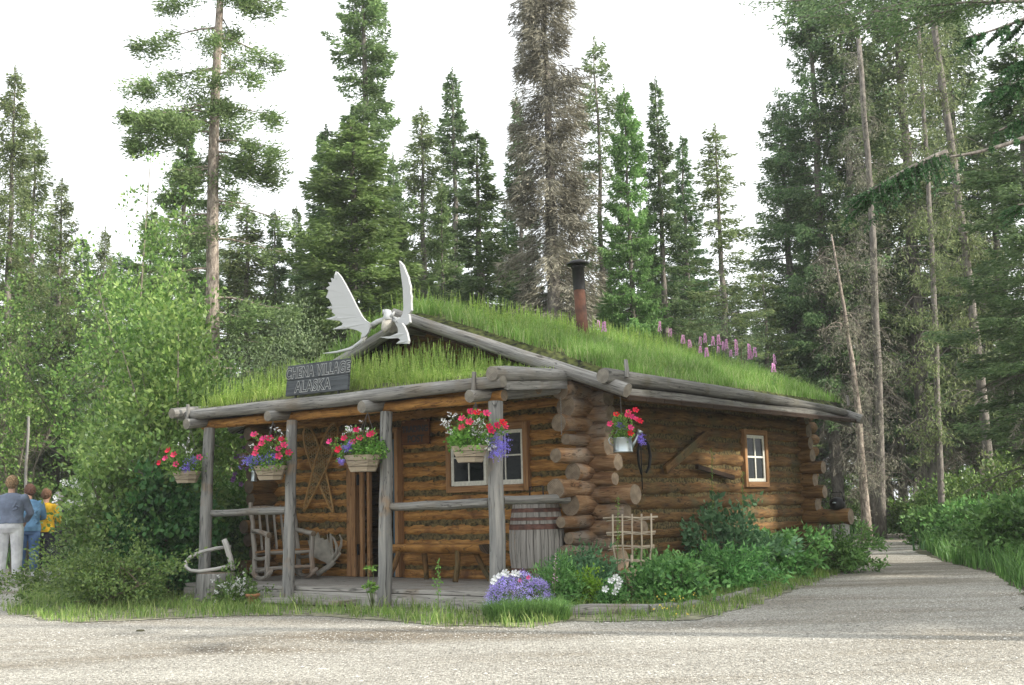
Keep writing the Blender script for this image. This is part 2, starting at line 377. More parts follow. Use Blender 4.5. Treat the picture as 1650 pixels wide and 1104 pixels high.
# ------------------------------------------------------------------ ground
def gravelmat():
    m, t, p, o = mk('gravel'); tc = N(t, 'ShaderNodeTexCoord')
    v = N(t, 'ShaderNodeTexVoronoi', Scale=42); t.links.new(tc.outputs['Object'], v.inputs['Vector'])
    v2 = N(t, 'ShaderNodeTexVoronoi', Scale=95); t.links.new(tc.outputs['Object'], v2.inputs['Vector'])
    big = N(t, 'ShaderNodeTexNoise', Scale=.55, Detail=6, Roughness=.6); t.links.new(tc.outputs['Object'], big.inputs['Vector'])
    sep = N(t, 'ShaderNodeSeparateColor'); t.links.new(v.outputs['Color'], sep.inputs[0])
    sep2 = N(t, 'ShaderNodeSeparateColor'); t.links.new(v2.outputs['Color'], sep2.inputs[0])
    r = ramp(t, sep.outputs[0], [(0, (.13, .124, .108)), (.35, (.265, .254, .225)), (.75, (.41, .395, .35)), (1, (.65, .63, .565))])
    r2 = ramp(t, sep2.outputs[0], [(0, (.16, .15, .13)), (.5, (.35, .33, .29)), (1, (.58, .55, .49))])
    sel = ramp(t, v.outputs['Distance'], [(.35, (0, 0, 0)), (.5, (1, 1, 1))])
    mi = N(t, 'ShaderNodeMix', _data_type='RGBA'); t.links.new(sel.outputs[0], mi.inputs[0]); t.links.new(r.outputs[0], mi.inputs[6]); t.links.new(r2.outputs[0], mi.inputs[7])
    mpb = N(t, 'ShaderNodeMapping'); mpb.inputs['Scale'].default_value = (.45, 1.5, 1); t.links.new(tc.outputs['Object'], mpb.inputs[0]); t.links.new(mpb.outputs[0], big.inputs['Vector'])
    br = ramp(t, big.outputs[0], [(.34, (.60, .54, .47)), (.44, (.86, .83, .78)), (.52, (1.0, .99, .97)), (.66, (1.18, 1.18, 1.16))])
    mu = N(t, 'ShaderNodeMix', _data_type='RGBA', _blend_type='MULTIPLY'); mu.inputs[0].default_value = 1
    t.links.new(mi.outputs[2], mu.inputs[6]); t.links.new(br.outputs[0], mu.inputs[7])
    t.links.new(mu.outputs[2], p.inputs['Base Color']); p.inputs['Roughness'].default_value = .95; p.inputs['Specular IOR Level'].default_value = .15
    ad = N(t, 'ShaderNodeMath', _operation='ADD'); t.links.new(v.outputs['Distance'], ad.inputs[0]); t.links.new(v2.outputs['Distance'], ad.inputs[1])
    b = bump(t, p, ad.outputs[0], .8, .015); b.invert = True
    return m
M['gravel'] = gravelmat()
M['floor'] = plain('forest_floor', (.065, .062, .03), .95, 0, .4, 3, .6)
M['lawn'] = plain('lawn_soil', (.22, .21, .135), .95, 0, .40, 9, .7)

def sheet(name, poly, z, mat, kind='structure', dens=None):
    bm = bmesh.new(); vs = [bm.verts.new((x, y, z)) for x, y in poly]; bm.faces.new(vs)
    bmesh.ops.triangulate(bm, faces=bm.faces[:])
    for f in bm.faces:
        if f.normal.z < 0: f.normal_flip()
    me = bpy.data.meshes.new(name); bm.to_mesh(me); me.materials.append(mat)
    o = bpy.data.objects.new(name, me); col.objects.link(o); o['kind'] = kind; return o
def rough_poly(poly, step=.25, amp=.07, seed=1):
    rr = random.Random(seed); out = []
    n = len(poly)
    for i in range(n):
        a = Vector(poly[i]); b = Vector(poly[(i+1) % n]); k = max(1, int((b-a).length/step))
        if k > 120: k = 120
        for j in range(k):
            p_ = a.lerp(b, j/k); out.append((p_.x+rr.uniform(-amp, amp), p_.y+rr.uniform(-amp, amp)))
    return out
g = MB()
g.add([(-300, -60, 0), (300, -60, 0), (300, 500, 0), (-300, 500, 0)], [[0, 1, 2, 3]])
tag(g.build('ground', M['floor'], None, False), kind='structure')
def P2(x, y): q = onz(x, y); return (q.x, q.y)
yard = [(-14, -6), (14, -6), (11, 9), P2(1650, 985), P2(1648, 958), P2(1600, 925), P2(1520, 905), P2(1470, 888), P2(1490, 877), (11.0, 29.5), (11.6, 33), (12.5, 35), (6.0, 37), (7.4, 30.5), (6.3, 27.2), (2.2, 14), (-4.5, 14), (-4.8, 20), (-6.6, 26), (-13, 26), (-14, 10)]
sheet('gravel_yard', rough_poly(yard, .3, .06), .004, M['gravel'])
bed = [P2(12, 985), P2(60, 1000), P2(130, 1004), P2(240, 1000), P2(380, 994), P2(500, 993), P2(600, 1000), P2(700, 1010), P2(850, 1012), P2(905, 1003), P2(1040, 1002), P2(1120, 1000), P2(1200, 980), P2(1290, 948), P2(1370, 916), P2(1385, 893), P2(1360, 872), (6.3, 24.5), (-3, 26), (-6.6, 25), (-7.0, 20), P2(60, 945)]
sheet('grass_bed_soil', rough_poly(bed, .22, .05, 3), .010, M['lawn'])

def inpoly(pts, poly):
    poly = np.array(poly); x, y = pts[:, 0], pts[:, 1]; c = np.zeros(len(pts), bool); n = len(poly)
    for i in range(n):
        x1, y1 = poly[i]; x2, y2 = poly[(i+1) % n]
        cond = ((y1 > y) != (y2 > y)) & (x < (x2-x1)*(y-y1)/((y2-y1) if y2 != y1 else 1e-9)+x1)
        c ^= cond
    return c
def blades(P, h, wd, rs, lean=.35, seg=2):
    """curved grass blades as a quad + triangle; returns (n,3..) lists merged to quads"""
    n = len(P); az = rs.uniform(0, 2*PI, n); ln = rs.uniform(.1, 1, n)*lean
    d = np.stack([np.cos(az), np.sin(az), np.zeros(n)], 1); s = np.stack([-np.sin(az+rs.uniform(-1, 1, n)), np.cos(az), np.zeros(n)], 1)
    h = np.broadcast_to(h, n)[:, None]; wd = np.broadcast_to(wd, n)[:, None]; ln = ln[:, None]
    up = np.array([[0, 0, 1.]])
    m = P+up*h*.55+d*h*ln*.35; t_ = P+up*h*(1-.25*ln)+d*h*ln
    q1 = np.stack([P-s*wd/2, P+s*wd/2, m+s*wd*.4, m-s*wd*.4], 1)
    q2 = np.stack([m-s*wd*.4, m+s*wd*.4, t_+s*wd*.05, t_-s*wd*.05], 1)
    # join as one island: 6 verts, 2 quads
    return q1, q2
def blade_mesh(name, P, h, wd, mat, rs, lean=.35, parent=None):
    q1, q2 = blades(P, h, wd, rs, lean); n = len(P)
    V = np.concatenate([q1, q2[:, 2:4]], 1).astype(np.float32)   # 0,1 base 2,3 mid 4,5 tip
    me = bpy.data.meshes.new(name); me.vertices.add(n*6); me.vertices.foreach_set('co', V.reshape(-1))
    idx = np.array([0, 1, 2, 3, 3, 2, 4, 5])[None, :]+np.arange(n)[:, None]*6
    me.loops.add(n*8); me.loops.foreach_set('vertex_index', idx.reshape(-1).astype(np.int32))
    me.polygons.add(n*2); me.polygons.foreach_set('loop_start', np.arange(0, n*8, 4, dtype=np.int32)); me.polygons.foreach_set('loop_total', np.full(n*2, 4, dtype=np.int32))
    me.materials.append(mat); me.update(calc_edges=True)
    o = bpy.data.objects.new(name, me); col.objects.link(o)
    if parent: o.parent = parent
    return o
def vnoise(x, y, s, seed=0):
    return (np.sin(x*s*1.3+seed)*np.cos(y*s*1.7-seed*2)+np.sin(x*s*2.9+y*s*2.1+seed*3)*.5+np.cos(y*s*4.3-x*s*3.7+seed)*.3)/1.8
# grass in the bed: dense in the visible front band
rs = np.random.RandomState(5)
cab_poly = [tuple(W(-5.5, -.15)[:2]), tuple(W(.15, -.15)[:2]), tuple(W(.15, 7.5)[:2]), tuple(W(-5.5, 7.5)[:2])]
pts = np.stack([rs.uniform(-7.5, 6.5, 260000), rs.uniform(10.5, 24, 260000)], 1)
ok = inpoly(pts, rough_poly(bed, .18, .17, 3)) & ~inpoly(pts, cab_poly)
pts = pts[ok]
nz_ = vnoise(pts[:, 0], pts[:, 1], 2.1); nf = vnoise(pts[:, 0], pts[:, 1], 7.5, 5); keep = rs.uniform(0, 1, len(pts)) < np.clip(.42+.42*nz_+.35*nf, .05, 1)
pts = pts[keep][:62000]
hh = rs.uniform(.02, .12, len(pts))*(1+.7*vnoise(pts[:, 0], pts[:, 1], 3.3, 2)+.4*vnoise(pts[:, 0], pts[:, 1], 9, 2))
o = blade_mesh('bed_grass', np.c_[pts, np.full(len(pts), .008)], np.abs(hh)+.02, rs.uniform(.005, .010, len(pts)), M['grass'], rs, .8)
tag(o, 'short ragged green grass growing along the foot of the cabin beside the gravel', 'grass', kind='stuff')
# pebbles on the yard
npb = 34000
ang = rs.uniform(R(-27), R(27), npb); dist = 6.6+rs.power(1.3, npb)*8.5
px = np.sin(ang)*dist; py = np.cos(ang)*dist
pp = np.stack([px, py], 1); ok = inpoly(pp, yard) & ~inpoly(pp, bed); pp = pp[ok]; n = len(pp)
sz = rs.uniform(.004, .009, n)*np.where(rs.uniform(0, 1, n) > .96, 1.7, 1)
octv = np.array([[1, 0, 0], [0, 1, 0], [-1, 0, 0], [0, -1, 0], [0, 0, 1.], [0, 0, -.6]])
V = octv[None]*rs.uniform(.65, 1.25, (n, 6, 1))*sz[:, None, None]*np.array([1.2, 1, .6]); 
ca, sa = np.cos(ang[ok]*37), np.sin(ang[ok]*37)
V = np.stack([V[..., 0]*ca[:, None]-V[..., 1]*sa[:, None], V[..., 0]*sa[:, None]+V[..., 1]*ca[:, None], V[..., 2]], -1)
V[..., 0] += pp[:, 0:1]; V[..., 1] += pp[:, 1:2]; V[..., 2] += .004+sz[:, None]*.3
T = np.array([[0, 1, 4], [1, 2, 4], [2, 3, 4], [3, 0, 4]])
me = bpy.data.meshes.new('loose_gravel'); me.vertices.add(n*6); me.vertices.foreach_set('co', V.astype(np.float32).reshape(-1))
idx = (T[None]+np.arange(n)[:, None, None]*6).reshape(-1).astype(np.int32)
me.loops.add(len(idx)); me.loops.foreach_set('vertex_index', idx); me.polygons.add(len(idx)//3)
me.polygons.foreach_set('loop_start', np.arange(0, len(idx), 3, dtype=np.int32)); me.polygons.foreach_set('loop_total', np.full(len(idx)//3, 3, dtype=np.int32))
M['pebble'] = leafmat('pebble', (.22, .21, .185), (.38, .365, .32), (.60, .58, .52), 0, .9, .6, 0)
me.materials.append(M['pebble']); me.update(calc_edges=True)
o = bpy.data.objects.new('loose_gravel', me); col.objects.link(o)
tag(o, 'loose pale gravel stones scattered over the yard in front of the cabin', 'gravel', kind='stuff')

# ------------------------------------------------------------------ the cabin
cabin = thing('log_cabin', 'log cabin trading post with grass grown sod roof and open front porch', 'cabin', ORG, YAW)
rg = random.Random(21)
ZB = .22; PITCHZ = .183
NL = 12
# window and door cut-outs on the front wall (x ranges), log centre line y=1.70
def cuts_front(z):
    c = []
    if z < 2.08: c.append((-3.66, -2.86))
    if 1.22 < z < 2.06: c.append((-2.02, -.82))
    return c
def segs(a, b, cuts):
    out = []; x = a
    for c0, c1 in sorted(cuts): out.append((x, c0)); x = c1
    out.append((x, b)); return out
fw = MB()
ends_r = [.55, .42, .30, .72, .50, .62, .36, .40, .30, .30, .34, .30, .30]
for i in range(NL):
    z = ZB+.02+i*PITCHZ; r = .088+rg.uniform(-.010, .010)
    for (a, b) in segs(-5.55-rg.uniform(0, .2), ends_r[i], cuts_front(z)):
        if b < .1: fw.log((a, 1.70, z), (b, 1.70, z), r, r*rg.uniform(.94, 1.05), seg=12, wob=.006, rg=rg)
        else:
            fw.log((a, 1.70, z), (-.1, 1.70, z), r, r, seg=12, wob=.006, rg=rg)
            fw.log((-.1, 1.70, z), (b, 1.70+rg.uniform(-.02, .02), z), r*1.1, r*rg.choice((.95, 1.1, 1.3)), seg=14, step=.2, wob=.004, mi=2, rg=rg)
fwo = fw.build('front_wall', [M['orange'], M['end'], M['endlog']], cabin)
ch = MB()
for (a, b, z0, z1) in ((-5.45, -3.66, .2, 2.35), (-2.86, -2.02, .2, 2.35), (-2.02, -.82, .2, 1.25), (-2.02, -.82, 2.04, 2.35), (-.82, .0, .2, 2.35), (-3.66, -2.86, 2.07, 2.35)):
    nx = max(2, int((b-a)/.06)); nzz = max(2, int((z1-z0)/.03))
    vs = [(a+(b-a)*i/nx, 1.640+rg.uniform(-.013, .016), z0+(z1-z0)*j/nzz) for j in range(nzz+1) for i in range(nx+1)]
    ch.add(vs, [[j*(nx+1)+i, j*(nx+1)+i+1, (j+1)*(nx+1)+i+1, (j+1)*(nx+1)+i] for j in range(nzz) for i in range(nx)])
ch.build('moss_chinking', M['moss'], fwo)
# right wall, log centre x=0.02, y 1.0..8
rw = MB()
ends_f = [1.10, 1.16, 1.22, 1.08, 1.28, 1.00, 1.34, 1.02, 1.22, 1.10, 1.24, 1.15, 1.10]
for i in range(NL+1):
    z = ZB+.10+i*PITCHZ; r = .09+rg.uniform(-.010, .012)
    cuts = [(5.36, 6.02)] if 1.28 < z < 1.99 else []
    y0 = ends_f[i]
    rw.log((.02, y0, z), (.02, 1.85, z), r*rg.choice((.8, 1.05, 1.25, 1.3)), r*1.05, seg=14, step=.2, wob=.004, mi=2, rg=rg)
    for (a, b) in segs(1.85, 7.75+rg.uniform(-.1, .2), cuts):
        rw.log((.02, a, z), (.02, b, z), r, r*rg.uniform(.94, 1.05), seg=12, step=.28, wob=.009, mi=0, rg=rg)
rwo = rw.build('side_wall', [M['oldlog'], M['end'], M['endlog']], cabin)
ch = MB()
for (a, b, z0, z1) in ((1.7, 5.36, .2, 2.5), (5.36, 6.02, .2, 1.3), (5.36, 6.02, 1.98, 2.5), (6.02, 7.3, .2, 2.5)):
    nx = max(2, int((b-a)/.07)); nzz = max(2, int((z1-z0)/.03))
    vs = [(.075+rg.uniform(-.012, .012), a+(b-a)*i/nx, z0+(z1-z0)*j/nzz) for j in range(nzz+1) for i in range(nx+1)]
    ch.add(vs, [[j*(nx+1)+i, j*(nx+1)+i+1, (j+1)*(nx+1)+i+1, (j+1)*(nx+1)+i] for j in range(nzz) for i in range(nx)])
ch.build('moss_chinking', M['moss'], rwo)
# back wall with corner ends sticking out to the right, left wall
bw = MB(); ee = [.40, .36, .34, .80, .30, .42, .28, .42, .26, .24, .22, .2]
for i in range(NL):
    z = ZB+.02+i*PITCHZ; r = .098+rg.uniform(-.008, .01)
    bw.log((-5.6, 7.30, z), (ee[i], 7.30, z), r, r*1.08, seg=12, step=.5, wob=.005, rg=rg)
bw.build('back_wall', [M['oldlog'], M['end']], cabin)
lw = MB()
for i in range(NL+1):
    z = ZB+.10+i*PITCHZ
    lw.log((-5.35, 1.2+rg.uniform(-.12, .1), z), (-5.35, 7.7, z), .10, .10, seg=10, step=.6, wob=.006, rg=rg)
lw.build('left_wall', [M['oldlog'], M['end_d']], cabin)
# gable wall above the porch roof
AP = (-2.45, 3.42)
def roofz(x): return AP[1]-abs(x-AP[0])*.358
gw = MB()
for i in range(6):
    z = 2.42+i*.17; half = (AP[1]-z)/.358-.05
    if half > .15: gw.log((AP[0]-half, 1.72, z), (AP[0]+half, 1.72, z), .093, seg=10, wob=.004, rg=rg)
gw.build('gable_wall', [M['oldlog'], M['end_d']], cabin)
cs = MB()
cs.box((-2.66, 4.5, .17), (5.3, 5.5, .06)); cs.build('floor', M['dark'], cabin, False)
# roof decking
rf = MB()
for sgn in (1, -1):
    xe = AP[0]+sgn*3.28
    a = Vector((AP[0], 0, AP[1]-.05)); b = Vector((xe, 0, roofz(xe)-.05))
    d = b-a; ang = math.atan2(d.z, d.x)
    for k in range(17):
        y0 = 1.28+k*.385
        mid = (a+b)/2
        rf.box((mid.x, y0+.19, mid.z), (d.length, .378, .05), Euler((0, -ang, 0)).to_matrix())
rfo = rf.build('roof', M['dark'], cabin, False)
# rake logs, flat-topped and grey
rk = MB(); rk.log((AP[0]-.12, 1.20, AP[1]+.09), (.90, 1.16, 2.26), .075, .085, seg=14, wob=.004, step=.4, rg=rg)
rk.build('rake_log', [M['gray'], M['gray_end']], rfo)
rk = MB(); rk.log((AP[0]+.10, 1.23, AP[1]-.02), (-5.75, 1.23, 2.24), .075, .08, seg=14, wob=.004, step=.4, rg=rg)
rk.build('rake_log', [M['gray'], M['gray_end']], rfo)
rk = MB(); rk.log((AP[0], 1.05, AP[1]-.10), (AP[0], 7.8, AP[1]-.10), .08, .08, seg=12, rg=rg); rk.build('ridge_log', [M['gray'], M['gray_end']], rfo)
rk = MB(); rk.log((AP[0], 7.72, AP[1]+.02), (.90, 7.72, 2.22), .06, .07, seg=12, wob=.004, rg=rg); rk.build('rake_log', [M['gray'], M['gray_end']], rfo)
# right eave retaining log, its pegs and the fascia under it
rk = MB(); rk.tube([(.68, 1.02, 2.43), (.68, 1.06, 2.43), (.70, 1.8, 2.42), (.68, 2.6, 2.425), (.69, 3.5, 2.41), (.67, 4.4, 2.405), (.68, 5.4, 2.39), (.66, 6.4, 2.37), (.67, 7.1, 2.355), (.66, 7.62, 2.335)], [.082, .092, .090, .082, .084, .075, .074, .066, .064, .058], 14, capmi=1, jit=.04)
rk.build('eave_log', [M['darkgray'], M['gray_end']], rfo)
for y0, h in ((1.32, .17), (7.48, .13)):
    rk = MB(); rk.log((.79, y0, 2.42), (.77, y0+.03, 2.45+h), .026, .024, seg=8, rg=rg); rk.build('peg', [M['gray'], M['gray_end']], rfo)
rk = MB()
vs = []; n_ = 24
for i in range(n_+1):
    y_ = 1.30+(6.55)*i/n_; z_ = 2.205+.01*math.sin(i*.4)-(.08*max(0, (i-17)/7)**1.5)
    for dx, dz in ((0, 0), (.03, 0), (.03, .10), (0, .10)): vs.append((.76-.10*max(0, (i-17)/7)+dx, y_, z_+dz))
fs = [[i*4+a, i*4+(a+1) % 4, (i+1)*4+(a+1) % 4, (i+1)*4+a] for i in range(n_) for a in range(4)]+[[3, 2, 1, 0], [n_*4, n_*4+1, n_*4+2, n_*4+3]]
uvs = [[(vs[q][1], vs[q][2]+vs[q][0]) for q in f] for f in fs]
rk.add(vs, fs, 0, uvs); rk.build('fascia_board', M['darkgray'], rfo, False)
rk = MB(); rk.tube([(-5.6, 1.0, 2.40), (-5.6, 4, 2.40), (-5.6, 7.9, 2.36)], .085, 12, capmi=1); rk.build('eave_log', [M['gray'], M['gray_end']], rfo)

# porch
pf = MB()
for k in range(6):
    pf.box((-2.42, -.02+k*.29+.10, .17), (5.30, .28, .045))
deck = pf.build('porch_deck', M['deck'], cabin, False, bevel=.006)
pf = MB(); pf.box((-2.42, -.075, .07), (5.26, .04, .145)); pf.box((.20, .80, .07), (.04, 1.66, .145)); pf.build('skirt_board', M['deck'], deck, False, bevel=.004)
for i, x in enumerate((0, -1.56, -3.11, -4.66)):
    p_ = MB(); rr = (.080, .074, .070, .076)[i]; ly = -.13
    p_.log((x+.06+rg.uniform(-.012, .012), ly, -.05), (x+.05, -.06, 2.14), rr*1.05, rr*.93, seg=14, wob=.007, step=.25, jit=.04, rg=rg)
    p_.build('porch_post', [M['post'], M['end']], cabin)
b_ = MB(); b_.log((-4.80, -.0, 2.19), (.12, -.0, 2.20), .062, .062, seg=12, wob=.006, rg=rg); b_.build('porch_beam', [M['orange'], M['end']], cabin)
b_ = MB(); b_.log((-4.9, .75, 2.31), (.02, .75, 2.33), .065, .065, seg=12, wob=.006, rg=rg); b_.build('porch_beam', [M['orange'], M['end']], cabin)
for x in (0, -1.55, -3.11, -4.65):
    b_ = MB(); b_.log((x-.07, -.34, 2.185), (x-.02, 1.66, 2.40), .066, .06, seg=14, wob=.004, rg=rg); b_.build('porch_joist', [M['gray'], M['gray_end']], cabin)
pr = MB()
for k in range(17):
    x = -4.98+k*.298
    pr.box((x+.14, .68, 2.40), (.288, 1.78, .04), Euler((R(7.0), 0, 0)).to_matrix())
pro = pr.build('porch_roof', M['dark'], cabin, False)
e_ = MB(); e_.tube([(-5.02, -.20, 2.31), (-4.6, -.20, 2.315), (-3.6, -.19, 2.315), (-2.2, -.20, 2.305), (-.8, -.20, 2.325), (.26, -.19, 2.325)], [.058, .064, .072, .074, .070, .062], 14, capmi=1, jit=.03)
e_.build('eave_log', [M['gray'], M['gray_end']], pro)
e_ = MB(); e_.log((.20, -.30, 2.40), (.06, 1.25, 2.50), .078, .07, seg=14, wob=.004, rg=rg); e_.build('edge_log', [M['gray'], M['gray_end']], pro)
e_ = MB(); e_.log((-4.93, -.40, 2.33), (-5.02, 1.32, 2.52), .068, .068, seg=14, wob=.004, rg=rg); e_.build('edge_log', [M['gray'], M['gray_end']], pro)
e_ = MB(); e_.bar((.20, -.08, 2.29), (.10, 1.16, 2.39), .03, .09); e_.build('fascia_board', M['gray'], pro, False)
for x in (-.06, -4.78):
    e_ = MB(); e_.log((x, -.285, 2.23), (x+.01, -.275, 2.44), .025, .022, seg=8, rg=rg); e_.build('peg', [M['gray'], M['gray_end']], pro)
# porch rails
for a, b, r in (((-4.62, -.06, 1.065), (-3.15, -.06, 1.075), .042), ((-1.50, -.06, 1.085), (-.05, -.06, 1.10), .045), ((.04, .02, 1.125), (.02, 1.22, 1.12), .045)):
    e_ = MB(); e_.log(a, b, r, r*1.1, seg=12, wob=.006, rg=rg); e_.build('porch_rail', [M['gray'], M['gray_end']], cabin)

# door: casing boards, open leaf folded to the left, dark inside, blue edge of the screen on the right
door = MB()
door.box((-3.62, 1.575, 1.13), (.045, .12, 1.85)); door.box((-2.86, 1.575, 1.13), (.06, .12, 1.85)); door.box((-3.24, 1.575, 2.07), (.82, .12, .06))
do = door.build('door_frame', M['board'], cabin, False, bevel=.004)
l_ = MB()
for k in range(3): l_.box((-3.745+k*.062, 1.545-.012*k, 1.10), (.058, .03, 1.80))
l_.box((-3.50, 1.545, 1.10), (.06, .045, 1.80)); l_.box((-3.42, 1.60, 1.10), (.05, .05, 1.80))
dl = l_.build('door_leaf', M['board'], do, False, bevel=.003)
for hz in (1.45, .55):
    l_ = MB(); l_.box((-3.53, 1.50, hz), (.022, .03, .14)); l_.build('hinge', M['iron'], do, False)
l_ = MB(); l_.box((-2.945, 1.60, 1.08), (.05, .05, 1.75)); l_.build('screen_door_edge', M['blue'], do, False)
# windows
def window(cx, cz, w_, h_, axis, cols=2, rows=2, cas=.06, extra=0):
    """built in the plane axis: 'f' front wall (faces -y) or 'r' right wall (faces +x)"""
    def T(a, d, z):    # a along wall, d outward, z up
        return (cx+a, 1.60-d, cz+z) if axis == 'f' else (.11+d, cx+a, cz+z)
    def bx(m_, a, z, wa, hz, d0, d1, mi=0):
        c = T(a, (d0+d1)/2, z); s = (wa, abs(d1-d0), hz) if axis == 'f' else (abs(d1-d0), wa, hz); m_.box(c, s, None, mi)
    cs_ = MB()
    W2, H2 = w_/2, h_/2
    bx(cs_, -W2-cas/2, 0, cas, h_+2*cas, -.08, .035); bx(cs_, W2+cas/2, 0, cas, h_+2*cas, -.08, .035)
    bx(cs_, 0, H2+cas/2, w_, cas, -.08, .032); bx(cs_, 0, -H2-cas/2, w_+.02, cas, -.08, .045)
    wo_ = cs_.build('window', M['board'], cabin, False, bevel=.004)
    return wo_, bx
wo1, bx = window(-1.42, 1.645, 1.13, .66, 'f', cas=.075)
for (cx_, cw, dd) in ((-.27, .56, .03), (.28, .56, .0)):
    sh = MB(); f_ = .042
    bx(sh, cx_-cw/2+f_/2, 0, f_, .65, -.02+dd, .005+dd); bx(sh, cx_+cw/2-f_/2, 0, f_, .65, -.02+dd, .005+dd)
    bx(sh, cx_, .325-f_/2, cw-2*f_, f_, -.02+dd, .005+dd); bx(sh, cx_, -.325+f_/2+.005, cw-2*f_, f_+.015, -.02+dd, .005+dd)
    bx(sh, cx_, 0, .018, .66-2*f_, -.018+dd, .002+dd); bx(sh, cx_, .02, cw-2*f_, .018, -.017+dd, .001+dd)
    s_ = sh.build('sash', M['white'], wo1, False, bevel=.002)
    gl = MB(); bx(gl, cx_, 0, cw-.05, .60, -.012+dd, -.006+dd); gl.build('pane', M['glass'], wo1, False)
wo2, bx = window(5.69, 1.64, .58, .66, 'r', cas=.07)
sh = MB(); f_ = .045; cw = .57
bx(sh, -cw/2+f_/2, 0, f_, .65, -.02, .01); bx(sh, cw/2-f_/2, 0, f_, .65, -.02, .01); bx(sh, 0, .325-f_/2, cw-2*f_, f_, -.02, .01); bx(sh, 0, -.325+f_/2, cw-2*f_, f_, -.02, .01)
bx(sh, 0, 0, .028, .56, -.018, .006); bx(sh, 0, .02, cw-2*f_, .026, -.017, .004)
sh.build('sash', M['white'], wo2, False, bevel=.002)
gl = MB(); bx(gl, 0, 0, cw-.05, .60, -.012, -.006); gl.build('pane', M['glass'], wo2, False)
cu = MB()
for k in range(14): cu.tube([(.02-.01*(k % 2), 5.42+k*.04, 1.33), (.02-.01*(k % 2), 5.42+k*.04, 1.62)], .022, 6)
cu.build('curtain', M['tanboard'], wo2)
# pale prop post under the long corner log
pp_ = MB(); pp_.log((.72, 7.30, -.02), (.70, 7.30, .70), .07, .06, seg=12, rg=rg); pp_.log((.50, 7.32, -.02), (.55, 7.32, .70), .05, .05, seg=10, rg=rg)
pp_.build('corner_prop', [M['yoke'], M['end']], cabin)
# stove pipe
sp = MB(); sp.lathe([(.085, 0), (.088, .35), (.083, .36), (.080, .75), (.082, .86)], 20)
CH = (-1.55, 3.95, 3.15)
spo = sp.build('stove_pipe', M['rust'], cabin); spo.location = CH; spo.rotation_euler = (0, R(-2.5), 0); spo.scale = (1, 1, 1.27)
sp = MB(); sp.lathe([(.086, .70), (.084, .95), (.10, .955), (.10, .97)], 20, capb=False); sp.lathe([(.12, .985), (.165, .99), (.160, 1.005), (.09, 1.035), (.0, 1.05)], 20)
sp.build('pipe_cap', M['iron'], spo)

# sod on the roofs -------------------------------------------------------------
def sod(name, fz, x0, x1, y0, y1, nx, ny, parent, thick=.14):
    mb = MB(); vs = []
    for j in range(ny+1):
        for i in range(nx+1):
            x = x0+(x1-x0)*i/nx; y = y0+(y1-y0)*j/ny
            ed = min(1, min(i, nx-i, j, ny-j)/2.0)
            vs.append((x, y, fz(x, y)+(.02+thick*ed**.6)+rg.uniform(-.015, .015)))
    b = len(vs)
    for j in range(ny+1):
        for i in range(nx+1):
            x = x0+(x1-x0)*i/nx; y = y0+(y1-y0)*j/ny; vs.append((x, y, fz(x, y)))
    fs = []
    for j in range(ny):
        for i in range(nx):
            q = j*(nx+1)+i; fs.append([q, q+1, q+nx+2, q+nx+1])
    for i in range(nx): fs.append([b+i, b+i+1, i+1, i]); q = ny*(nx+1)+i; fs.append([q, q+1, b+q+1, b+q])
    for j in range(ny): q = j*(nx+1); fs.append([q, q+nx+1, b+q+nx+1, b+q]); q += nx; fs.append([b+q, b+q+nx+1, q+nx+1, q])
    mb.add(vs, fs); return mb.build(name, M['sodm'], parent)
M['sodm'] = plain('mossy_sod', (.085, .095, .025), .95, 0, .5, 14, 1.0)
def mainz(x, y):
    d = abs(x-AP[0]); sag = .03*max(0, y-5)
    return AP[1]-math.sqrt(d*d+.06)*.358+.06-sag*.3
def porchz(x, y): return 2.33+.118*(y+.2)+.015*math.sin(x*1.7)
sod('sod', mainz, -5.5, .62, 1.30, 7.62, 44, 44, rfo, .15)
sod('sod', porchz, -4.92, .02, -.12, 1.62, 44, 14, pro, .09)
rs = np.random.RandomState(9)
def roof_pts(n, x0, x1, y0, y1, fz, off):
    x = rs.uniform(x0, x1, n); y = rs.uniform(y0, y1, n)
    z = np.array([fz(a, b) for a, b in zip(x, y)])+off
    return x, y, z
def toW(x, y, z):
    P = np.array(ORG)[None]+np.array(EX)[None]*x[:, None]+np.array(EY)[None]*y[:, None]; P[:, 2] = z; return P
# main roof grass
x, y, z = roof_pts(95000, -5.4, .66, 1.32, 7.66, mainz, .13)
nn = vnoise(x, y, 1.6, 4); edge = np.clip((.66-x)/.35, 0.25, 1)
hh = (.09+.17*rs.uniform(0, 1, len(x))**1.3+.05*nn+.035*vnoise(x, y, 6.5, 7))*(.45+.55*edge)
k = rs.uniform(0, 1, len(x)) < .70+.3*nn+.25*vnoise(x, y, 5.5, 3)
bald = (vnoise(x, y, 2.6, 9) > .42) & (y < 2.6); k &= ~bald
o = blade_mesh('roof_grass', toW(x, y, z)[k], hh[k]+.02, rs.uniform(.005, .009, len(x))[k], M['roofgrass'], rs, .75)
tag(o, 'bright green grass growing on the sod of the cabin main roof', 'grass', kind='stuff')
x, y, z = roof_pts(32000, -4.90, .0, -.08, 1.6, porchz, .07)
nn = vnoise(x, y, 2.6, 1); k = rs.uniform(0, 1, len(x)) < np.clip(.35+.5*nn+.35*y, 0, 1)
hh = rs.uniform(.05, .22, len(x))*np.clip((-x+.1)/1.2, .35, 1)
o = blade_mesh('porch_roof_grass', toW(x, y, z)[k], hh[k], rs.uniform(.005, .009, len(x))[k], M['weed'], rs, .7)
tag(o, 'sparse yellow green grass on the lower porch roof behind the signboard', 'grass', kind='stuff')
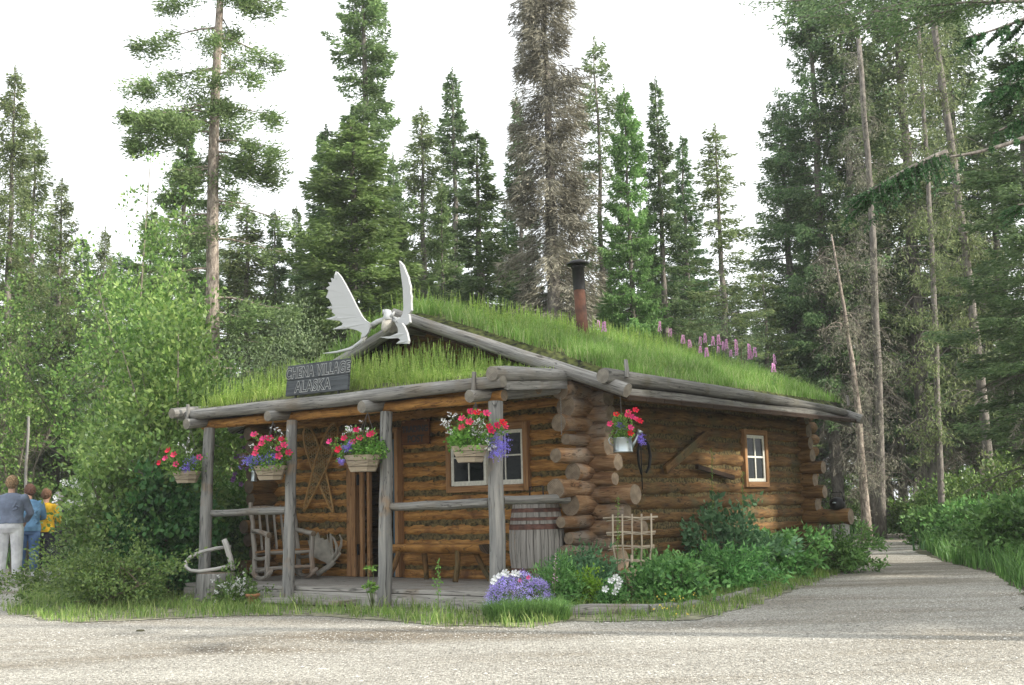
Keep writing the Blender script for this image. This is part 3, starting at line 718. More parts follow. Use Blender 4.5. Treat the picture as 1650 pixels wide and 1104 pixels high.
# leafy weeds: upright stalks with small leaves
def weed_field(name, x, y, z, h, mat, label, rs_, leaves=16, ll=.035):
    n = len(x); P = toW(x, y, z); lean = rs_.normal(size=(n, 3))*.10; lean[:, 2] = 1
    lean = norm(lean)
    q1, q2 = blades(P, h, .007, rs_, .12)
    t_ = rs_.uniform(.15, 1, (n, leaves)); base = P[:, None]+lean[:, None]*(t_*h[:, None])[..., None]
    D = rs_.normal(size=(n, leaves, 3)); D[..., 2] = np.abs(D[..., 2])*.5+.5
    sz_ = ll*(1.25-t_)*rs_.uniform(.7, 1.3, (n, leaves))
    lq = leafquads(base.reshape(-1, 3), D.reshape(-1, 3), sz_.reshape(-1), sz_.reshape(-1)*.5, rs_)
    st = np.stack([P-[.003, 0, 0], P+[.003, 0, 0], P+lean*h[:, None]+[.002, 0, 0], P+lean*h[:, None]-[.002, 0, 0]], 1)
    o = quads(name, np.concatenate([lq, st]), mat); tag(o, label, 'weeds', kind='stuff'); return o
x, y, z = roof_pts(2900, -4.88, -.35, .0, 1.58, porchz, .07)
k = rs.uniform(0, 1, len(x)) < np.clip(.35+.45*y+.3*vnoise(x, y, 2.2, 1), 0, 1); x, y, z = x[k], y[k], z[k]
weed_field('porch_roof_weeds', x, y, z, rs.uniform(.12, .36, len(x))*(1+.5*y)*np.clip((-x-.1)/1.3, .3, 1), M['weed'], 'tall yellow green weeds standing on the porch roof below the gable', rs, 26, .036)
x, y, z = roof_pts(2600, -3.6, .5, 1.4, 7.5, mainz, .13)
k = rs.uniform(0, 1, len(x)) < np.clip((-x+.3)/2.4+.12, 0.1, 1); x, y, z = x[k], y[k], z[k]
weed_field('ridge_weeds', x, y, z, rs.uniform(.18, .42, len(x))*np.clip((-x+.8)/2.2, .5, 1), M['weed'], 'tall leafy weeds along the ridge of the main sod roof', rs, 26, .038)

# ------------------------------------------------------------------ spruces
def spruce(seed, H, Rm, base, mat, barkm, density=1.0, trunk_r=.12, prof=.8, droop=.45, tuft=.10, gaps=.25, lean=(0, 0), bare=.25, wn=.036, step=.10, hang=.10, trunk_top=None):
    """returns (trunk MB, leaf array)"""
    rs = np.random.RandomState(seed); rr = random.Random(seed)
    tb = MB(); n = 14; tp = []; tr_ = []
    for i in range(n+1):
        t = i/n; tp.append(Vector((lean[0]*t*H+rr.uniform(-.03, .03), lean[1]*t*H+rr.uniform(-.03, .03), t*H-.05)))
        tr_.append(trunk_r*(1-t)**.8*(1.25 if i == 0 else 1)+.006)
    tb.tube(tp, tr_, 9, jit=.06, rg=rr)
    hs = []; h = base
    while h < H*.985:
        hs.append(h); h += step*rr.uniform(.5, 1.5)*(1.0 if h < H*.8 else .75)
    Q = []
    for h in hs:
        t = (h-base)/(H-base); env = (1-t)**prof*min(1, .55+t*3.2)
        clump = .90+.10*math.sin(h*3.1+seed)+.08*math.sin(h*7.7+seed*2)
        nb = rr.choice((2, 3, 3, 4))
        for _ in range(nb):
            if rr.random() < gaps*(.4+.6*(1-t)): continue
            L = max(.10, Rm*env*clump*rr.uniform(.55, 1.15)); az = rr.uniform(0, 2*PI)
            a = .30*t-droop*(1-t)*.5+rr.uniform(-.1, .1); b = droop*(.35+.3*(1-t)); up = .22
            c0 = Vector((lean[0]*h, lean[1]*h, h)); ca, sa = math.cos(az), math.sin(az)
            def pt(s): return np.stack([c0.x+ca*L*s, c0.y+sa*L*s, c0.z+L*(a*s-b*s*s+up*s**4)], -1)
            ss = np.linspace(0, 1, 5); pc = pt(ss)
            if L > .35: tb.tube([tuple(q) for q in pc[:4]], [.012+.008*L, .01, .007, .004], 3, cap=False, rg=rr)
            s0 = bare*rr.uniform(.5, 1.2) if t < .6 else .08
            m = int(density*(60+210*L)*L**.5*rr.uniform(.7, 1.2))
            if m < 9: m = 9
            s = s0+(1-s0)*rs.uniform(0, 1, m)**.75
            P = pt(s); side = rs.uniform(-1, 1, m)*(.06+.36*L*(1-s)**.8*(s/(.25+s)))
            P[:, 0] += -sa*side; P[:, 1] += ca*side; P[:, 2] -= np.abs(side)*.30+rs.uniform(0, 1, m)**2*hang*(1+.5*L)
            D = np.stack([ca*.9-sa*np.sign(side)*.7, sa*.9+ca*np.sign(side)*.7, np.full(m, -.15)], -1)+rs.normal(size=(m, 3))*.45
            D[:, 2] -= rs.uniform(0, 1, m)*hang*4
            Q.append(leafquads(P, D, rs.uniform(.6, 1.3, m)*tuft, rs.uniform(.7, 1.3, m)*wn, rs))
    # leader
    m = 60; s = rs.uniform(0, 1, m); P = np.stack([np.full(m, lean[0]*H), np.full(m, lean[1]*H), H-.5*s], -1)
    D = rs.normal(size=(m, 3)); D[:, 2] = .6; Q.append(leafquads(P, D, tuft*(.4+s), wn, rs))
    return tb, np.concatenate(Q)
SP = {}
def proto_spruce(key, mat, barkm, **kw):
    tb, Q = spruce(**kw, mat=mat, barkm=barkm)
    SP[key] = (tb, Q, mat, barkm, kw['H'], kw['Rm'])
proto_spruce('bushy', M['spruceA'], M['bark'], seed=1, H=10, Rm=1.75, base=.7, density=1.15, prof=.85, gaps=.15)
proto_spruce('narrow', M['spruceB'], M['bark'], seed=2, H=12, Rm=1.15, base=1.2, density=1.1, prof=.6, gaps=.15)
proto_spruce('dark', M['spruceB'], M['bark'], seed=3, H=12, Rm=1.45, base=1.0, density=1.1, prof=.75, gaps=.2)
proto_spruce('olive', M['spruceC'], M['bark'], seed=4, H=13, Rm=1.15, base=1.4, density=.85, prof=.5, gaps=.35, hang=.18)
proto_spruce('sparse', M['spruceC'], M['bark'], seed=5, H=13, Rm=1.15, base=2.5, density=.6, prof=.45, gaps=.5, trunk_r=.10)
proto_spruce('dead', M['spruceD'], M['bark'], seed=6, H=14, Rm=1.05, base=1.0, density=1.5, prof=.28, gaps=.15, hang=.34, droop=.9, wn=.018, tuft=.15, trunk_r=.17)
proto_spruce('tallgreen', M['spruceA'], M['bark'], seed=7, H=15, Rm=1.35, base=4, density=1.1, prof=.42, gaps=.25, trunk_r=.16)
proto_spruce('forest', M['spruceF'], M['bark'], seed=8, H=14, Rm=1.5, base=4.0, density=.85, prof=.45, gaps=.35, hang=.2, trunk_r=.15)
proto_spruce('forest_dark', M['spruceB'], M['bark'], seed=9, H=14, Rm=1.7, base=2.6, density=.9, prof=.5, gaps=.3, hang=.15, trunk_r=.15)
proto_spruce('bright', M['spruceE'], M['bark'], seed=12, H=10, Rm=1.75, base=.6, density=1.2, prof=.62, gaps=.12)
def dead_twigs(seed, H, Rm, z0, z1, n):
    rs = np.random.RandomState(seed); rr = random.Random(seed); Q = []
    for i in range(n):
        z = rr.uniform(z0, z1); az = rr.uniform(0, 6.28); L = Rm*rr.uniform(.5, 1.0); m = int(60*L+20); s_ = rs.uniform(.1, 1, m)
        P = np.stack([math.cos(az)*L*s_, math.sin(az)*L*s_, z-L*.55*s_**2], 1); D = np.stack([np.full(m, math.cos(az)), np.full(m, math.sin(az)), -s_*1.2], 1)+rs.normal(size=(m, 3))*.22
        Q.append(leafquads(P, D, .16, .014, rs)); k = m//2; D = rs.normal(size=(k, 3))*.4; D[:, 2] -= 1; Q.append(leafquads(P[:k]+rs.normal(size=(k, 3))*.03, D, rs.uniform(.08, .3, k), .010, rs))
    return np.concatenate(Q)
DEAD = {'forest': dead_twigs(1, 14, 1.5, .9, 6.0, 50), 'forest_dark': dead_twigs(2, 14, 1.6, .8, 5.0, 38), 'sparse': dead_twigs(3, 13, 1.0, .8, 5.5, 50), 'olive': dead_twigs(4, 13, 1.0, .8, 4, 30)}
proto_objs = {}
def put_spruce(key, x, topy, D, wpx, label, group=None, rz=None, name='spruce_tree', lean=0.0, by=None):
    """x, topy: pixels of the tip (topy may be above the frame); D: metres in front; wpx crown width in photo pixels"""
    by_ = 830
    foot = atD(x, by_, D); top = atD(x, topy, D)
    Hm = top.z; tb, Q, mat, bk, H0, R0 = SP[key]
    kx = (wpx/FPX*D/2)/R0*1.42; kz = Hm/H0
    if key not in proto_objs:
        r = thing(name, label, 'tree'); tb.build('trunk', bk, r); quads('crown', Q, mat, r); proto_objs[key] = r
        if key in DEAD: quads('dead_boughs', DEAD[key], M['twigsD'], r)
    else:
        r = copy_tree(proto_objs[key])
    r.location = (foot.x, D, 0); r.scale = (kx, kx, kz); r.rotation_euler = (0, lean, rz if rz is not None else rnd.uniform(0, 6.28))
    r['label'] = label
    if group: r['group'] = group
    elif 'group' in r: del r['group']
    return r
put_spruce('tallgreen', 592, -90, 31, 150, 'very tall green spruce rising out of frame behind the roof antlers', rz=1)
put_spruce('bright', 572, 188, 27, 330, 'bushy light green spruce just behind and left of the roof antlers', rz=2)
put_spruce('dark', 528, 200, 32, 170, 'dark spruce forming the left shoulder of the clump behind the roof antlers', rz=1.4)
put_spruce('bushy', 650, 335, 29, 150, 'low bushy spruce filling the gap right of the roof antlers', rz=.4)
put_spruce('bushy', 720, 290, 32, 140, 'mid height spruce between the two pointed spruces above the ridge', rz=4.4)
put_spruce('bushy', 236, 330, 30, 150, 'green spruce rising out of the alders left of the scaly trunk', rz=3.9)
put_spruce('dark', 830, 330, 33, 130, 'low dark spruce at the left foot of the grey dead spruce', rz=3.3)
put_spruce('olive', 688, 168, 34, 120, 'slender olive spruce between the antlers and the stovepipe, nearest the antlers', rz=.5)
put_spruce('narrow', 742, 108, 36, 120, 'tall pointed spruce with the highest tip between antlers and grey dead spruce', rz=3)
put_spruce('dark', 782, 208, 29, 190, 'dense dark spruce directly left of the grey dead spruce', rz=4)
put_spruce('dead', 902, -70, 27, 140, 'huge grey mostly dead spruce with hanging bare twigs behind the stovepipe', rz=1.2)
put_spruce('narrow', 850, 150, 30.5, 90, 'green narrow spruce showing behind the left edge of the grey dead spruce', rz=1.9)
put_spruce('sparse', 985, 58, 32, 120, 'thin brownish spruce with bare lower trunk right of the stovepipe', rz=.3)
put_spruce('bright', 1032, 135, 29, 135, 'bright green spruce with layered boughs right of the stovepipe', rz=5)
put_spruce('dark', 1086, 122, 31, 135, 'dark pointed spruce standing behind the middle of the roof flowers', rz=2.5)
put_spruce('dark', 1125, 215, 33, 130, 'shorter dark spruce close against the right side of the dark pointed one', rz=5.5)
put_spruce('sparse', 1182, 198, 29, 130, 'small open spruce with visible thin trunk standing apart at the sky gap', rz=2.2)
put_spruce('narrow', 640, 245, 38, 80, 'thin distant spruce tip seen between the bushy and the olive spruce', rz=2.2)
# left side
put_spruce('olive', 85, 285, 30, 95, 'slim olive spruce at the left with pointed top above the alders', rz=.1)
put_spruce('olive', 38, 192, 29, 105, 'pale green tall spruce second from the left edge', rz=1.1)
put_spruce('olive', 2, 105, 27, 115, 'pale tall spruce cut by the left edge of the photo', rz=3.1)
put_spruce('bushy', 292, 195, 27, 215, 'green spruce close behind the pale scaly trunk on its left', rz=3.6)
put_spruce('olive', 395, 330, 27, 140, 'olive spruce right behind the pale scaly trunk on its right', rz=.8)
put_spruce('narrow', 442, 335, 33, 80, 'short narrow spruce between the scaly trunk and the tall antler spruces', rz=2.8)
put_spruce('dark', 478, 330, 35, 90, 'small dark spruce just left of the very tall antler spruce', rz=4.1)
put_spruce('olive', 160, 365, 36, 70, 'faint distant spruce tip above the alders at left', rz=4.4)
# right side forest
fr = [('forest', 1295, 150, 35, 150, 'spruce with the leftmost tip of the right hand forest'),
      ('forest_dark', 1352, -120, 34, 170, 'tall dark spruce at the left front of the right hand forest'),
      ('forest', 1405, -60, 33.5, 150, 'tall olive spruce with straight trunk behind the path mouth'),
      ('forest', 1500, -200, 34, 200, 'tall thick spruce near the middle of the right hand forest'),
      ('forest_dark', 1458, 60, 39, 130, 'spruce set back in the gap of the right hand forest'),
      ('forest', 1585, -60, 36, 150, 'tall olive spruce behind the big leaning trunk'),
      ('forest_dark', 1640, 190, 33, 190, 'shorter dark spruce at the right edge of the photo'),
      ('sparse', 1250, 430, 33, 110, 'small pale spruce low between cabin roof and forest'),
      ('forest_dark', 1325, 260, 40, 150, 'dark spruce filling the gap behind the leftmost forest spruces'),
      ('forest_dark', 1700, 60, 24, 260, 'dark spruce reaching in from beyond the right edge'),
      ('forest_dark', 1545, 250, 42, 160, 'dark spruce deep in the right hand forest'),
      ('forest_dark', 1420, 300, 43, 160, 'dark spruce deep behind the path mouth')]
for a in fr: put_spruce(*a, rz=rnd.uniform(0, 6.28))
# the far row
xs = list(range(-60, 1760, 62))
ordn = ['first', 'second', 'third', 'fourth', 'fifth', 'sixth', 'seventh', 'eighth', 'ninth', 'tenth', 'eleventh', 'twelfth', 'thirteenth', 'fourteenth', 'fifteenth', 'sixteenth', 'seventeenth', 'eighteenth', 'nineteenth', 'twentieth', 'twenty first', 'twenty second', 'twenty third', 'twenty fourth', 'twenty fifth', 'twenty sixth', 'twenty seventh', 'twenty eighth', 'twenty ninth', 'thirtieth']
for i, x in enumerate(xs):
    D = 42+rnd.uniform(-3, 6); top = (430 if x < 1240 else 440)+rnd.uniform(-50, 60)
    if 1200 < x < 1260: top = 520
    put_spruce(rnd.choice(('forest', 'forest_dark', 'dark')), x+rnd.uniform(-12, 12), top, D, 150, 'low background spruce, %s from the left in the far row closing the forest' % ordn[i], 'far row of background spruces')

# the big pale-trunk spruce on the left: bare scaly trunk with separate boughs
def big_left():
    t = thing('spruce_tree', 'tall spruce with bare pale scaly trunk rising left of the cabin', 'tree')
    rr = random.Random(3); rs = np.random.RandomState(3); D = 23.5
    f = atD(330, 860, D); t.location = (f.x, D, 0)
    H = 15.5; tb = MB(); tp = []; tr_ = []
    for i in range(24):
        s = i/23; z = s*H; tp.append((.0+.018*z+.05*math.sin(z*.55), 0, z)); tr_.append(.165*(1-s)**.75*(1.15 if i == 0 else 1)+.01)
    tb.tube(tp, tr_, 12, jit=.05, rg=rr)
    Q = []
    def bough(z, az, L, dens=1, dr=.35, s0=.3):
        ca, sa = math.cos(az), math.sin(az); x0 = .018*z+.05*math.sin(z*.55)
        def pt(s): return np.stack([x0+ca*L*s, sa*L*s, z+L*(.06*s-(dr+.18)*s*s+.30*s**4)], -1)
        tb.tube([tuple(q) for q in pt(np.linspace(0, .9, 5))], [.028, .02, .014, .009, .004], 4, cap=False, rg=rr)
        for j in range(int(L*9)):
            s = rr.uniform(.2, .95); p0 = pt(np.array([s]))[0]; sd = rr.choice((-1, 1)); l2 = L*.35*(1-s)+.12
            tb.tube([tuple(p0), (p0[0]-sa*sd*l2+ca*l2*.6, p0[1]+ca*sd*l2+sa*l2*.6, p0[2]-.12*l2)], [.006, .002], 3, cap=False, rg=rr)
        nc = int(15*L*dens)
        for j in range(nc):     # clumps
            s = s0+(1-s0)*rr.random()**.7; c = pt(np.array([s]))[0]; side = rr.uniform(-1, 1)*(.05+.42*L*(1-s)**.7)
            c = c+np.array([-sa*side, ca*side, -abs(side)*.2-rr.random()*.10])
            m = int(55*rr.uniform(.5, 1.4)); P = c+rs.normal(size=(m, 3))*np.array([.085, .085, .065]); P[:, 2] -= rs.uniform(0, 1, m)**3*.22
            Dd = np.stack([np.full(m, ca)-sa*np.sign(side)*.5, np.full(m, sa)+ca*np.sign(side)*.5, np.full(m, .05)], -1)+rs.normal(size=(m, 3))*.5
            Q.append(leafquads(P, Dd, rs.uniform(.06, .12, m), .030, rs))
    spec = [(10.9, PI*.98, 1.7, .9), (10.7, .1, 1.4, .9), (10.0, PI*1.05, 1.9, 1), (9.9, -.2, 1.2, .8), (9.3, PI*.9, 1.7, 1.5), (9.1, PI*1.1, 1.9, 1.5), (9.2, .05, 1.45, 1), (8.7, PI, 1.6, 1.4), (8.5, -.1, 1.6, 1.2), (8.3, .25, 1.4, 1),
            (7.7, PI*1.04, 1.1, 1), (7.2, .15, 1.7, .25), (7.0, PI*.95, 1.3, .9), (6.5, 0, 1.6, .3), (6.6, PI*1.1, 1.2, 1), (5.9, PI*.95, 1.4, 1), (5.3, .1, 1.7, .9), (5.2, PI, 1.3, 1), (4.6, .2, 1.0, .6), (4.3, PI*1.05, 1.2, 1), (3.9, -.1, 1.9, .7), (3.7, PI*.96, 1.3, 1), (3.2, .1, 1.2, .3), (11.6, 0, 1.2, 1), (11.8, PI, 1.3, 1), (12.5, 2, 1.1, 1), (12.6, .3, 1.1, 1), (13.4, 3.5, .9, 1.2), (13.5, .8, .8, 1.2), (14.3, 2.6, .6, 1.6), (14.8, 0, .5, 2)]
    for z, az, L, dn in spec:
        bough(z, az+rr.uniform(-.45, .45), L, dn)
        if rr.random() < .8: bough(z+rr.uniform(-.35, .35), az+rr.choice((-1, 1))*rr.uniform(.6, 1.3), L*rr.uniform(.5, .85), dn, s0=.08)
    for j in range(22): bough(rr.uniform(4.5, 12), rr.uniform(0, 6.28), rr.uniform(.4, .9), .9, s0=.4)
    tb.build('trunk', M['palebark'], t); quads('crown', np.concatenate(Q), M['spruceA'], t)
big_left()
# bare trunks at the right
def bare_trunk(px0, py0, px1, py1, D, r, label, twigs=18, seed=1, mat='bark', clump=0, top_r=.5):
    rr = random.Random(seed); rs = np.random.RandomState(seed)
    a = onz(px0, py0) if py0 > 850 else atD(px0, py0, D); a = Vector((atD(px0, py0, D).x, D, 0)); b = atD(px1, py1, D); b.y += rr.uniform(-.3, .3)
    t = thing('dead_spruce' if not clump else 'spruce_tree', label, 'tree', a); tb = MB(); n = 12; pts = []; rad = []
    v = b-a
    for i in range(n+1):
        s = i/n; bow = .25*math.sin(s*PI)*(r*4); pts.append(v*s+Vector((bow+rr.uniform(-.02, .02), 0, 0))); rad.append(r*(1-s*(1-top_r))*(1.2 if i == 0 else 1))
    tb.tube(pts, rad, 9, jit=.06, rg=rr)
    Q = []
    for j in range(twigs):
        s = rr.uniform(.12, .98); p = v*s; az = rr.uniform(0, 6.28); L = rr.uniform(.3, 1.3)*(1-.3*s)
        q = [p, p+Vector((math.cos(az)*L*.5, math.sin(az)*L*.5, rr.uniform(-.05, .12))), p+Vector((math.cos(az)*L, math.sin(az)*L, -rr.uniform(.1, .5)*L))]
        tb.tube(q, [.012, .008, .003], 3, cap=False, rg=rr)
        for k in range(3):
            c = q[1].lerp(q[2], rr.random()); tb.tube([c, c+Vector((rr.uniform(-.3, .3), rr.uniform(-.3, .3), -rr.uniform(.05, .35)))], [.005, .002], 3, cap=False, rg=rr)
        m = 70 if not clump else clump
        P = np.array(p)[None]+(np.array(q[2]-p))[None]*rs.uniform(.2, 1, (m, 1))+rs.normal(size=(m, 3))*.10; P[:, 2] -= rs.uniform(0, .22, m)
        Dd = rs.normal(size=(m, 3))*.6; Dd[:, 2] -= .7; Q.append(leafquads(P, Dd, rs.uniform(.06, .16, m), .012 if not clump else .03, rs))
    tb.build('trunk', M[mat], t); quads('twigs' if not clump else 'crown', np.concatenate(Q), M['spruceD'] if not clump else M['spruceC'], t)
bare_trunk(1398, 862, 1338, 380, 30, .125, 'slim leaning dead trunk lit on one side beside the path mouth', 60, 4, 'palebark', top_r=.15)
bare_trunk(1418, 855, 1385, 60, 31.5, .13, 'straight grey trunk with drooping dead twigs right of the slim leaning one', 110, 5)
bare_trunk(1516, 830, 1478, -30, 30, .085, 'thin straight grey trunk between the path and the thick leaning trunk', 90, 6, clump=70)
bare_trunk(1603, 830, 1490, -40, 28, .115, 'thick scaly trunk leaning left at the right of the photo', 100, 7, 'bark', clump=70, top_r=.6)

# ------------------------------------------------------------------ broadleaf shrubs and trees
def bushy(seed, rx, ry, rz_, zc, nclump, per, leaf, mat, barkm='twig', lw=.55, sig=.12, stems=5, fill=.45, updir=.4, stem_r=.02, zmin=.03, noise=.3):
    rs = np.random.RandomState(seed); rr = random.Random(seed)
    d = norm(rs.normal(size=(nclump, 3))); rad = rs.uniform(fill**3, 1, nclump)**(1/3.)
    lob = 1+noise*np.sin(d[:, 0]*4+seed)*np.cos(d[:, 1]*5-seed)+noise*.6*np.sin(d[:, 2]*7+d[:, 0]*6+seed)
    C = d*rad[:, None]*lob[:, None]*np.array([rx, ry, rz_]); C[:, 2] += zc
    C = C[C[:, 2] > zmin]
    n = len(C); P = (C[:, None]+rs.normal(size=(n, per, 3))*sig*np.array([1, 1, .7])).reshape(-1, 3)
    P = P[P[:, 2] > .01]
    out = P-np.array([0, 0, zc*.6]); D = norm(out)*.6+rs.normal(size=P.shape)*.6; D[:, 2] += updir-.3
    Ls = leaf*rs.uniform(.6, 1.25, len(P)); Q = leafquads(P, D, Ls, Ls*lw, rs)
    tb = MB()
    for i in range(stems):
        az = rr.uniform(0, 6.28); e = C[rr.randrange(n)]; a0 = Vector((math.cos(az)*.06*rx*4, math.sin(az)*.06*ry*4, -.02))
        mid = Vector((e[0]*.35, e[1]*.35, e[2]*.5)); tb.tube([a0, mid, Vector(e)], [stem_r, stem_r*.7, stem_r*.25], 5, rg=rr)
        for k in range(6):
            e2 = C[rr.randrange(n)]; q = mid.lerp(Vector(e), rr.random()*.6)
            if (Vector(e2)-q).length < max(rx, rz_)*.9: tb.tube([q, q.lerp(Vector(e2), .5)+Vector((0, 0, .03)), Vector(e2)], [stem_r*.45, stem_r*.3, stem_r*.12], 4, cap=False, rg=rr)
    return tb, Q
def put_bush(name, label, cat, loc, seed, mat, leafpart='foliage', barkm='twig', group=None, **kw):
    tb, Q = bushy(seed, mat=mat, **kw); t = thing(name, label, cat, loc, group=group)
    tb.build('stem', M[barkm], t); quads(leafpart, Q, M[mat], t); return t
# tall alders at the left (crowns reaching up)
def alder(label, px, D, H, wd, seed, mat='alder', zc=None, ncl=330, per=36, leaf=.085):
    f = atD(px, 830, D)
    t = put_bush('alder_tree', label, 'tree', (f.x, D, 0), seed, mat, 'crown', 'alderbark', rx=wd, ry=wd*.9, rz_=H*.46, zc=H*.54, nclump=ncl, per=per, leaf=leaf, sig=.135, stems=7, stem_r=.028, fill=.35, noise=.5)
    return t
alder('leafy alder clump filling the left edge above the visitors', 15, 24.5, 6.4, 1.6, 31)
alder('tall leafy alder left of the cabin, its top lightest green', 205, 20.5, 5.7, .95, 32)
alder('broad leafy alder between the visitors and the cabin', 258, 18.3, 4.9, .95, 33)
alder('leafy alder close to the left porch corner', 285, 17.0, 3.9, .75, 34)
alder('dark leafy alder directly behind the left end of the porch', 345, 20.5, 3.6, 1.1, 35, 'shrub')
alder('dense alder behind the rocking chair end of the porch', 385, 21.5, 3.4, 1.2, 36, 'shrub')
alder('leafy sapling standing in front of the visitors in yellow', 200, 16.0, 2.2, .62, 37, 'shrub', ncl=150)
def willow(label, px, py, D, wd, H, seed):
    f = atD(px, 830, D)
    return put_bush('willow_bush', label, 'bush', (f.x, D, 0), seed, 'willow', 'foliage', 'twig', rx=wd, ry=wd*.8, rz_=H*.5, zc=H*.52, nclump=330, per=40, leaf=.075, lw=.3, sig=.16, stems=5, stem_r=.04, fill=.4)
willow('round grey green willow behind the roof left of the antlers', 500, 520, 23, 1.2, 4.9, 41)
willow('round pale willow behind the purple fireweed on the roof', 1190, 480, 26, 1.3, 5.3, 42)
willow('small willow behind the left slope of the porch roof', 420, 560, 22.5, 1.0, 4.3, 43)
# front shrubs at left
put_bush('juniper_bush', 'low spreading fine leaved shrub at the gravel edge beside the visitors', 'bush', onz(136, 985)+Vector((0, .6, 0)), 51, 'shrub', rx=.80, ry=.60, rz_=.36, zc=.34, noise=.75, nclump=260, per=46, leaf=.045, sig=.065, stems=6, fill=.5)
put_bush('rose_bush', 'tall leafy bush behind the low shrub with white blooms on its left', 'bush', onz(178, 950), 52, 'shrub', rx=.56, ry=.6, rz_=.85, zc=.85, nclump=340, per=34, leaf=.075, sig=.10, stems=7, fill=.5)
put_bush('currant_bush', 'dark green broad leaved bush between rose bush and tree stump', 'bush', onz(262, 962), 53, 'darkshrub', rx=.60, ry=.55, rz_=.80, zc=.78, nclump=330, per=34, leaf=.085, sig=.10, stems=7, fill=.45, lw=.7)
put_bush('currant_bush', 'tall dark bush hanging behind the leftmost flower basket', 'bush', onz(285, 935), 54, 'darkshrub', rx=.6, ry=.5, rz_=1.25, zc=1.4, nclump=400, per=34, leaf=.08, sig=.12, stems=7, fill=.4, lw=.7)
put_bush('currant_bush', 'dark bush seen through the porch behind the rocking chair', 'bush', W(-6.45, 2.2), 55, 'shrub', rx=.6, ry=.7, rz_=.75, zc=.7, nclump=330, per=34, leaf=.08, sig=.11, stems=7, fill=.4, lw=.7)
rs = np.random.RandomState(60)
rb = thing('rose_blooms', 'cluster of white blossoms in the bushes right of the yellow shirt', 'flowers', atD(145, 800, 16.3))
def clusters(C, per, sig, size, rs, mat, name, parent, face=None):
    P = (C[:, None]+rs.normal(size=(len(C), per, 3))*sig).reshape(-1, 3); D = rs.normal(size=P.shape)+(np.array(face) if face is not None else np.array([0, -.6, .3]))
    o_ = quads(name, leafquads(P, D, size*rs.uniform(.7, 1.2, len(P)), size*.8, rs), mat, parent); o_['kind'] = 'stuff'; return o_
C = rs.normal(size=(16, 3))*np.array([.20, .12, .14]); clusters(C, 26, .028, .04, rs, M['white_f'], 'blossom_cluster', rb)

# ------------------------------------------------------------------ garden bed on the right
put_bush('delphinium_plant', 'feathery dark green plant between the barrel and the trellis', 'plant', onz(940, 975), 61, 'bluegreen', rx=.34, ry=.30, rz_=.27, zc=.29, nclump=130, per=26, leaf=.075, sig=.075, stems=7, fill=.4, lw=.3, noise=.35, stem_r=.008)
put_bush('feverfew_plant', 'small yellow green plant just behind the edging timber', 'plant', onz(940, 982), 62, 'lime', rx=.16, ry=.14, rz_=.18, zc=.19, nclump=80, per=26, leaf=.035, sig=.03, stems=4, fill=.4, stem_r=.005)
put_bush('fireweed_plant', 'leafy green plant right of the lavender flower mound', 'plant', onz(900, 985), 63, 'garden', rx=.22, ry=.2, rz_=.24, zc=.24, nclump=110, per=24, leaf=.07, sig=.05, stems=6, fill=.4, lw=.22, stem_r=.005)
wf = put_bush('white_petunia_plant', 'white petunias beside the yellow green plant', 'flowers', onz(985, 984), 64, 'garden', rx=.11, ry=.1, rz_=.13, zc=.14, nclump=40, per=20, leaf=.04, sig=.03, stems=3, fill=.3, stem_r=.004)
put_bush('garden_shrub', 'rounded mid green plant right of the trellis', 'plant', onz(1082, 978)+Vector((0, .15, 0)), 65, 'garden', rx=.40, ry=.33, rz_=.25, zc=.24, nclump=150, per=28, leaf=.06, sig=.055, stems=7, fill=.3, noise=.45, stem_r=.008)
put_bush('garden_shrub', 'tall blue green leafy plant against the side wall below the window', 'plant', W(.55, 4.0), 66, 'bluegreen', rx=.62, ry=.45, rz_=.50, zc=.48, nclump=150, per=22, leaf=.085, sig=.055, stems=9, fill=.25, lw=.6, noise=.6, stem_r=.01)
put_bush('garden_shrub', 'mid green plant in front of the tall one by the side wall', 'plant', W(.95, 3.1), 67, 'garden', rx=.48, ry=.38, rz_=.25, zc=.24, nclump=150, per=30, leaf=.075, sig=.055, stems=7, fill=.25, noise=.5, lw=.3, stem_r=.008)
put_bush('garden_shrub', 'leafy plant under the side window', 'plant', W(.55, 5.2), 68, 'garden', rx=.55, ry=.4, rz_=.30, zc=.29, nclump=150, per=30, leaf=.08, sig=.055, stems=7, fill=.25, noise=.5, lw=.5, stem_r=.008)
put_bush('garden_shrub', 'low leafy plant at the far corner of the side wall', 'plant', W(.75, 6.9), 69, 'garden', rx=.6, ry=.5, rz_=.30, zc=.28, nclump=170, per=30, leaf=.085, sig=.055, stems=7, fill=.25, noise=.5, lw=.3, stem_r=.008)
put_bush('garden_shrub', 'dark low plant behind the wicker trellis', 'plant', W(.45, 2.3), 70, 'garden', rx=.40, ry=.30, rz_=.24, zc=.24, nclump=130, per=30, leaf=.07, sig=.055, stems=7, fill=.25, noise=.5, lw=.5, stem_r=.008)
# yellow blooms in the plant right of the trellis
yb = thing('yellow_blooms', 'tiny yellow blooms low in the plant right of the trellis', 'flowers', onz(1078, 975, .18)+Vector((0, -.28, 0)))
clusters(rs.normal(size=(14, 3))*[.08, .03, .05], 3, .012, .018, rs, M['yellowf'], 'blossom_cluster', yb)
